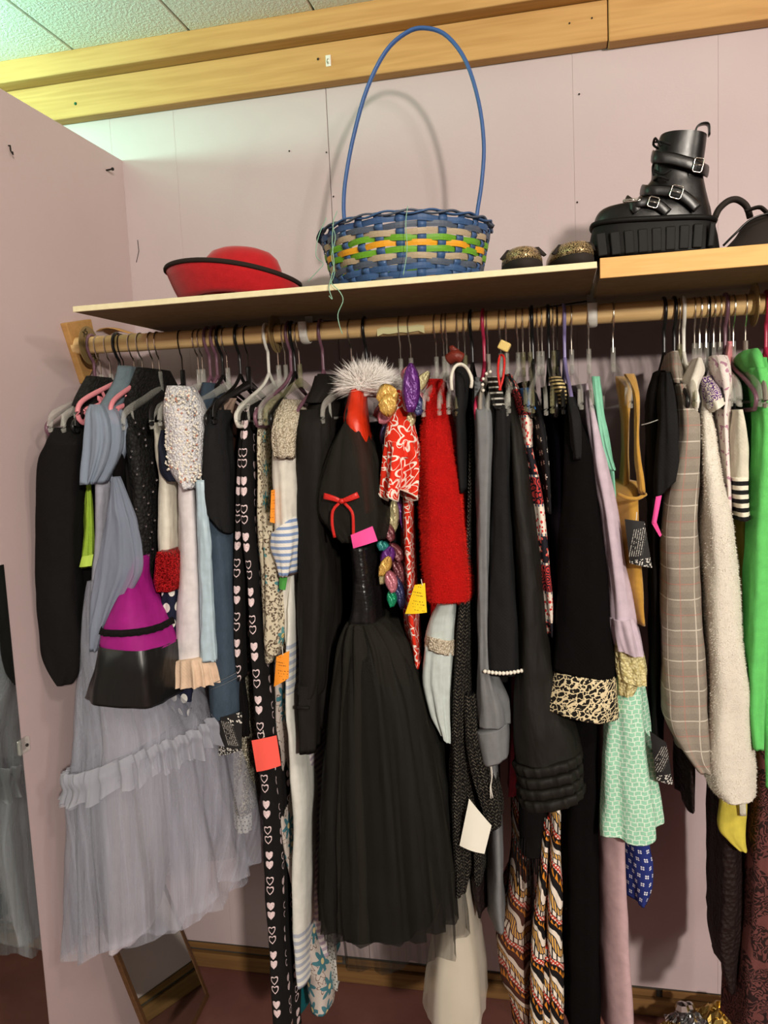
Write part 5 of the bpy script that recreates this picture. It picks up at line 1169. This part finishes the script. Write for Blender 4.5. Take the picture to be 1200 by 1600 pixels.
g.c('lace_trim', 'yellowlace', [(1045, 964, 1000), ((1074, 1064), 968, 998), (1084, 972, 988)], 1.478, Yb=1.54, fold=.003, k=7, n=60, bottom=None)
g = G('pink_gown', 'pale pink long crepe gown reaching the floor below the mint dress', 'dress', 870, 'blackflat', 'pale pink gown')
g.b('skirt', 'palepink', [(1050, 948, 985), (1200, 946, 985), (1310, 946, 990), (1450, 948, 996), (1615, 951, 1007)], 1.53, Yb=1.86, fold=.003, k=4)
# ---- 33 mint dress
g = G('mint_dress', 'mint green textured dress with flared hem', 'dress', 892, 'clear', 'mint textured dress')
g.b('body', 'mintplain', [(650, 935, 948, 1.56), (740, 948, 964), (900, 956, 974), (1060, 960, 990)], 1.535, Yb=1.76)
g.c('neck_edge', 'mintplain', [(588, 925, 936, 1.53), (640, 930, 944, 1.5), (700, 942, 953), (736, 954, 962)], 1.488, Yb=1.51, fold=0.)
g.c('skirt', 'mint', [(1030, 962, 1000, 1.50), (1070, 950, 1008), (1150, 945, 1016), (1230, 940, 1026), ((1285, 1280), 937, 1035), ((1308, 1298), 938, 1036)], 1.49, Yb=1.60, fold=.006, k=5, n=60, m=50, hem=.010, hemk=3)
g = G('blue_print_top', 'royal blue top with white clover print below the mint dress', 'top', 957, 'clear', 'blue clover-print top')
g.b('body', 'blueprint', [(1100, 995, 1012), (1290, 984, 1020), (1340, 988, 1028), (1375, 990, 1025), (1404, 994, 1010)], 1.55, Yb=1.66)
# ---- 34 mustard pinafore
g = G('mustard_pinafore', 'mustard suede pinafore with deep armhole and strap', 'dress', 919, 'clear', 'mustard pinafore')
g.b('body', 'mustard', [(750, 966, 1004, 1.54), (775, 968, 1009, 1.5), (850, 972, 1011), (920, 980, 1013), (972, 994, 1013)], 1.485, Yb=1.72, fold=.002)
g.c('strap', 'mustard', [(588, 962, 986, 1.62), (610, 965, 988, 1.57), (660, 972, 983), (720, 972, 982), (770, 968, 984)], 1.53, Yb=1.62, fold=.001)
g.c('strap', 'mustard', [(584, 976, 990, 1.56), (600, 984, 996, 1.52), (625, 992, 1000, 1.48), (690, 992, 999), (735, 996, 1004), (772, 1000, 1009)], 1.474, Yb=1.50, fold=0.)
MB().tube(spline([U(966, 772, 1.49), U(980, 778, 1.476), U(996, 779, 1.474), U(1009, 772, 1.485)], 14), .0035, 8).build('armhole_binding', 'mustard', g.t)
# ---- 35 black tee right
g = G('black_shirt', 'black short-sleeved shirt beside the plaid blazer', 'shirt', 1037, 'dark', 'black short-sleeved shirt')
g.b('body', 'black2', [(580, 1020, 1042, 1.62), (620, 1002, 1044, 1.55), (700, 1004, 1040), (850, 1008, 1038), (1000, 1012, 1038), (1168, 1012, 1032)], 1.515)
g.c('sleeve', 'charcoal', [(582, 1034, 1046, 1.56), (620, 1030, 1056, 1.5), (680, 1028, 1062), ((740, 728), 1024, 1066), ((780, 740), 1022, 1062)], 1.47, fold=.003, bottom='tuck')
MB().tube(spline([U(1002, 664, 1.50), U(1014, 661, 1.495), U(1028, 656, 1.50)], 8), .0011, 6).build('neck_cord', 'clear', g.t)
g = G('black_lace_top', 'black lace top hem hanging below the plaid blazer', 'top', 1053, 'dark', 'black lace top')
g.b('body', 'brownlace', [(900, 1060, 1085), (1150, 1058, 1090), (1200, 1066, 1086), (1258, 1076, 1084)], 1.54, Yb=1.66, hem=.006, hemk=3)
# ---- 36 plaid blazer
g = G('plaid_blazer', 'gray-brown plaid blazer with thin white and red check', 'blazer', 1061, 'smoky', 'plaid blazer')
g.b('body', 'plaid', [(550, 1044, 1060, 1.63), (580, 1044, 1070, 1.57), (640, 1052, 1086, 1.53), (780, 1042, 1090), (1000, 1038, 1096), (1120, 1040, 1092), (1160, 1042, 1088)], 1.505, Yb=1.88, fold=.002)
g.c('sleeve', 'plaid', [(600, 1056, 1080, 1.52), (650, 1060, 1092, 1.48), (720, 1052, 1093), (800, 1038, 1092), (900, 1034, 1093), (1000, 1034, 1099), (1090, 1035, 1106), ((1120, 1150), 1036, 1110), ((1150, 1196), 1052, 1111), ((1200, 1200), 1088, 1108)], 1.462, Yb=1.565, fold=.003, k=4)
g.c('collar', 'plaid', [(552, 1044, 1058, 1.59), (575, 1043, 1062, 1.55), (600, 1048, 1064, 1.53)], 1.53, Yb=1.70, fold=.001)
# ---- 37 cream fleece
g = G('fleece_coat', 'cream fleece coat with long broad sleeve', 'coat', 1068, 'white', 'cream fleece coat')
b1 = g.b('body', 'fleece', [(565, 1080, 1098, 1.62), (620, 1088, 1112, 1.55), (750, 1094, 1122), (1000, 1096, 1136), (1180, 1094, 1140)], 1.515)
s1 = g.c('sleeve', 'fleece', [(600, 1090, 1104, 1.54), (650, 1093, 1112, 1.49), (750, 1096, 1130), (850, 1100, 1148), (1000, 1106, 1162), (1100, 1108, 1174), (1180, 1102, 1180), (1225, 1106, 1181), (1246, 1122, 1178)], 1.455, Yb=1.57, fold=.003, k=4)
fibres('fleece_pile', 'fleece', g.t, s1, 16000, .0035, .0005, 8)
g.c('collar', 'fleece', [(560, 1086, 1094, 1.55), (580, 1076, 1100, 1.52), (605, 1070, 1092, 1.5), (650, 1078, 1090)], 1.49, Yb=1.62, fold=.002)
# ---- 38 prints on the right
g = G('purple_print_top', 'white cap-sleeved top with purple print on the clear hanger', 'top', 1085, 'clear', 'purple print top')
g.b('body', 'purple', [(590, 1098, 1108, 1.60), (640, 1108, 1126, 1.55), (760, 1122, 1138), (900, 1136, 1148)], 1.535)
g.c('cap_sleeve', 'purple', [((590, 586), 1096, 1112, 1.52), ((615, 606), 1101, 1124), ((640, 622), 1107, 1132)], 1.475, Yb=1.56, fold=.001, bottom=None)
g.c('cap_hem', 'cream', [((630, 620), 1104, 1132), ((646, 628), 1108, 1135)], 1.472, Yb=1.565, fold=.001, m=4, bottom=None)
g = G('floral_camisole', 'pale floral camisole pinched in a clear clip hanger', 'camisole', 1103, 'clip', 'pale floral camisole')
g.b('body', 'camifloral', [(556, 1108, 1134, 1.53), (580, 1112, 1140), (610, 1120, 1141), (660, 1122, 1136), (800, 1130, 1142)], 1.48, Yb=1.6, fold=.003)
g = G('olive_dress', 'olive-yellow dress strip beside the green hoodie', 'dress', 1108, 'blackflat', 'olive-yellow dress')
g.b('body', 'olive', [(780, 1146, 1162), (900, 1150, 1166), (1050, 1158, 1170)], 1.55, Yb=1.7)
g = G('varsity_cardigan', 'ivory cardigan with black striped cuff beside the green hoodie', 'cardigan', 1115, 'clear', 'black-striped ivory cardigan')
g.b('body', 'black2', [(590, 1132, 1146, 1.60), (650, 1136, 1152, 1.53), (800, 1140, 1162)], 1.52)
g.c('sleeve', 'ivoryrib', [(640, 1146, 1158), (690, 1142, 1168), (750, 1140, 1170)], 1.468, fold=.001)
g.c('striped_cuff', mk('black_ivory_stripe', C(120, 118, 110), .9, f_stripes(C(226, 222, 202), C(22, 22, 22), .0155, .5), weave()), [(745, 1140, 1170), (780, 1143, 1171), (812, 1150, 1171)], 1.464, Yb=1.555, fold=.001)
g = G('yellow_skirt', 'bright yellow skirt hem below the cream fleece coat', 'skirt', 1125, 'clear', 'yellow skirt')
g.b('body', 'yellow', [(1100, 1126, 1165), (1240, 1117, 1170), (1285, 1110, 1169), ((1300, 1312), 1124, 1168), ((1318, 1322), 1148, 1166)], 1.52, Yb=1.64, fold=.003)
MB().tube(spline([U(1158, 1240, 1.512), U(1160, 1255, 1.51), U(1161, 1275, 1.512)], 6), .006, 8, .0008, (1, 0, 0)).build('waist_tab', 'ivoryrib', g.t)
g = G('brown_lace_dress', 'dark brown lace dress with ragged hem near the right edge', 'dress', 1133, 'mauve', 'dark brown lace dress')
g.b('skirt', 'brownlace', [(1100, 1120, 1165), (1290, 1113, 1166), (1400, 1110, 1165), (1470, 1107, 1162), (1530, 1128, 1158)], 1.545, Yb=1.86, fold=.006, k=6, hem=.012, hemk=4)
g = G('burnout_dress', 'maroon burnout velvet dress reaching the floor at the right edge', 'dress', 1140, 'pinkflat', 'maroon burnout dress', -.22)
g.b('skirt', 'burnout', [(1000, 1170, 1206), (1200, 1176, 1212), (1350, 1164, 1215), (1500, 1150, 1215), (1615, 1138, 1216)], 1.52, Yb=1.86, fold=.006, k=7)
g = G('green_hoodie', 'bright green hooded sweatshirt at the right edge', 'sweatshirt', 1165, 'creamflat', 'green hooded sweatshirt')
g.b('body', 'green', [(560, 1176, 1200, 1.62), (620, 1180, 1210, 1.54), (800, 1176, 1222), (1000, 1172, 1222), (1150, 1176, 1216), (1222, 1182, 1212)], 1.515)
g.c('sleeve', 'green', [(575, 1174, 1200, 1.52), (640, 1182, 1212, 1.48), (720, 1180, 1218), (850, 1172, 1216), (1000, 1166, 1205), (1100, 1164, 1198), (1164, 1174, 1192)], 1.462, fold=.003)
g.c('hood', 'green', [(546, 1168, 1184, 1.58), (556, 1162, 1192, 1.55), (575, 1168, 1196, 1.53), (592, 1178, 1192, 1.53)], 1.53, Yb=1.70, fold=.003)
g = G('red_top', 'deep red top cut off by the right edge behind the green hoodie', 'top', 1197, 'raspberry', 'deep red top')
g.b('body', mk('deep_red', C(150, 30, 30), .85, None, weave()), [(560, 1200, 1216, 1.60), (640, 1208, 1226), (900, 1212, 1230)], 1.53)
g = G('cream_skirt', 'long cream crepe skirt between the black skirt and knit cardigan', 'skirt', 697, 'clear', 'long cream skirt')
g.b('skirt', 'creamskirt', [(1250, 700, 716, 1.58), (1380, 710, 728), (1430, 690, 738), (1500, 672, 746), (1615, 670, 758)], 1.52, Yb=1.86, fold=.003, k=4)
g.c('sheer_layer', 'creamsheer', [(1380, 704, 728), (1460, 678, 742), (1530, 664, 750), ((1590, 1600), 658, 756)], 1.51, Yb=1.71, fold=.004, k=6, bottom=None)
g = G('black_mesh_top', 'black mesh top hem under the speckled cardigan', 'top', 745, None)
g.b('body', 'brownlace', [(1300, 732, 758), (1370, 732, 757), (1418, 744, 757)], 1.56, Yb=1.66, hem=.004, hemk=3)
# ---- hangers whose garments are hidden in the crush
for px, k, w_, gp in ((144, 'mauve', 'nearest the partition at the left rod end', None), (184, 'dark', 'tucked behind the gray tulle gown', None), (220, 'clear', 'between the two flat pink hangers', None),
                  (307, 'clear', 'left of the denim jacket shoulder', None), (336, 'mauve', 'right of the black t-shirt', None), (443, 'clear', 'beside the brass size disc', None), (457, 'dark', 'just left of the white rod support', None),
                  (715, 'dark', 'behind the brown leather bow', None), (744, 'raspberry', 'standing upright left of the white hanger', None), (790, 'clear', 'behind the yellow size cube', None),
                  (1093, 'clear', 'crowded between fleece coat and clip hanger', None), (1146, 'clear', 'just left of the pink flat hanger at the right', None)):
    if (px, k) in ((715, 'dark'), (744, 'raspberry'), (443, 'clear'), (790, 'clear')): continue
    hanger(px, k, w_, None, gp)
# ---- tags
card('price_tag', 'bright pink blank card below the red bow of the black dress', 'tag_pink', [(548, 836), (582, 822), (590, 845), (552, 857)], 1.415)
card('price_tag', 'coral red square card hanging on the heart-print trousers', 'tag_coral', [(393, 1157), (432, 1149), (439, 1196), (401, 1206)], 1.455, string=[(411, 1141), (413, 1152)])
card('price_tag', 'white blank card hanging on the speckled knit cardigan', 'tag_white', [(733, 1248), (768, 1290), (757, 1334), (718, 1321)], 1.472, yslope=.0)
card('price_tag', 'orange card with handwriting beside the cream floral blouse', 'tag_orange', [(432, 1026), (452, 1017), (451, 1060), (428, 1073)], 1.462, string=[(441, 1010), (442, 1024)])
card('price_tag', 'narrow orange card edge against the white puff blouse', 'tag_orange', [(424, 766), (430, 764), (428, 818), (422, 816)], 1.452, yslope=.02)
card('price_tag', 'small green card under the blue striped cuff', 'tag_green', [(437, 900), (450, 897), (446, 922), (436, 919)], 1.47)
card('price_tag', 'yellow card with handwriting beside the red fuzzy sweater', 'tag_yellow', [(648, 914), (664, 911), (667, 957), (633, 959)], 1.44, string=[(658, 905), (660, 915)])
card('price_tag', 'lime card low on the leftmost black jacket', mk('lime_card', C(190, 222, 90), .7), [(128, 870), (146, 866), (143, 884), (124, 886)], 1.48)
card('price_tag', 'black printed card hanging below the denim cuff', 'tag_black', [(345, 1121), (378, 1112), (378, 1172), (341, 1181)], 1.462)
card('price_tag', 'black printed card hanging on the mustard pinafore', 'tag_black', [(976, 811), (1007, 815), (1019, 887), (984, 880)], 1.458, string=[(995, 800), (994, 813)])
card('price_tag', 'black printed card turned edge-on beside the mint dress', 'tag_black', [(1015, 1142), (1041, 1160), (1052, 1226), (1026, 1218)], 1.49)
t = card('price_tag', 'folded hot pink card edge left of the plaid blazer', 'tag_pink', [(1025, 776), (1034, 774), (1026, 816), (1018, 817)], 1.458)
ps = [U(1018, 817, 1.458), U(1026, 816, 1.458), U(1034, 836, 1.47), U(1031, 839, 1.47)]
mesh('folded_end', ps+[p+Vector((0, .001, 0)) for p in ps], [(3, 2, 1, 0), (4, 5, 6, 7), (0, 1, 5, 4), (1, 2, 6, 5), (2, 3, 7, 6), (3, 0, 4, 7)], 'tag_pink', t, None, False)
o = MB().tube(spline([U(766, 1192, 1.47), U(768, 1215, 1.468), U(767, 1230, 1.468), U(770, 1247, 1.468)], 10), .001, 5).tube(spline([U(767, 1192, 1.468), U(769, 1212, 1.466), U(766, 1230, 1.466), U(767, 1248, 1.466)], 10), .001, 5).build('hanging_thread', 'string'); tag(o, 'white double thread dangling from the gray blouse cuff', 'thread')
# ---- bits on the floor
def gem(px, py, r, lb):
    c = UZ(px, py, .05); o = MB().sphere(c+Vector((0, 0, 0)), r, 7, 4, (1, .8, 1)).build('gem_clip', 'silver', None, False); c2 = o; return tag(o, lb, 'ornament', 'sparkly ornaments on the floor')
rs = random.Random(4)
def foil(px, py, w, h, mat, nm, lb, cat):
    c = UZ(px, py, h); mb = MB(); n_ = 14; vs = []; fs = []
    for j in range(n_+1):
        for i in range(n_+1):
            x, y = (i/n_-.5)*2, (j/n_-.5)*2; r2 = max(0, 1-(x*x+y*y)*.62); vs.append(Vector((c.x+x*w, c.y+y*w*.7, .004+h*r2*rs.uniform(.6, 1.15))))
    for j in range(n_):
        for i in range(n_): fs.append((j*(n_+1)+i, j*(n_+1)+i+1, (j+1)*(n_+1)+i+1, (j+1)*(n_+1)+i))
    o = mesh(nm, vs, fs, mat, None, None, False); o.modifiers.new('s', 'SOLIDIFY').thickness = .001; return tag(o, lb, cat)
foil(1078, 1588, .055, .035, 'silver', 'foil_pouch', 'crumpled silver foil pouch on the floor at the wall foot', 'pouch')
foil(1132, 1572, .06, .05, 'gold', 'gold_wrap', 'crumpled gold wrapping on the floor beside the maroon dress', 'wrapping')
foil(1045, 1600, .03, .03, 'gold', 'gold_ribbon', 'small crinkled gold ribbon on the floor in front of the silver pouch', 'ribbon')
gem(1066, 1576, .018, 'larger round sparkling silver ornament on the floor'); gem(1077, 1573, .013, 'smaller sparkling silver ornament on the floor')
# ---- the rack goes on to the right of the picture
for i, (px, py, mt, nm, lb) in enumerate(((1330, 1520, 'brownlace', 'long_lace_gown', 'long brown lace gown on the rod beyond the right edge'), (1390, 1300, 'navyplain', 'navy_dress', 'navy dress on the rod beyond the right edge'), (1450, 1450, 'olivecoat', 'quilted_overcoat', 'black quilted overcoat on the rod beyond the right edge'), (1510, 1350, 'black', 'black_tunic', 'black tunic on the rod farthest beyond the right edge'))):
    g = G(nm, lb, 'coat' if 'coat' in nm else 'dress', px, 'clear', nm.replace('_', ' ')+' beyond the right edge')
    g.b('body', mt, [(545, px+4, px+20, 1.62), (600, px+10, px+45, 1.54), (800, px+15, px+62), (py-100, px+18, px+70), (py, px+20, px+70)], 1.48, fold=.004)
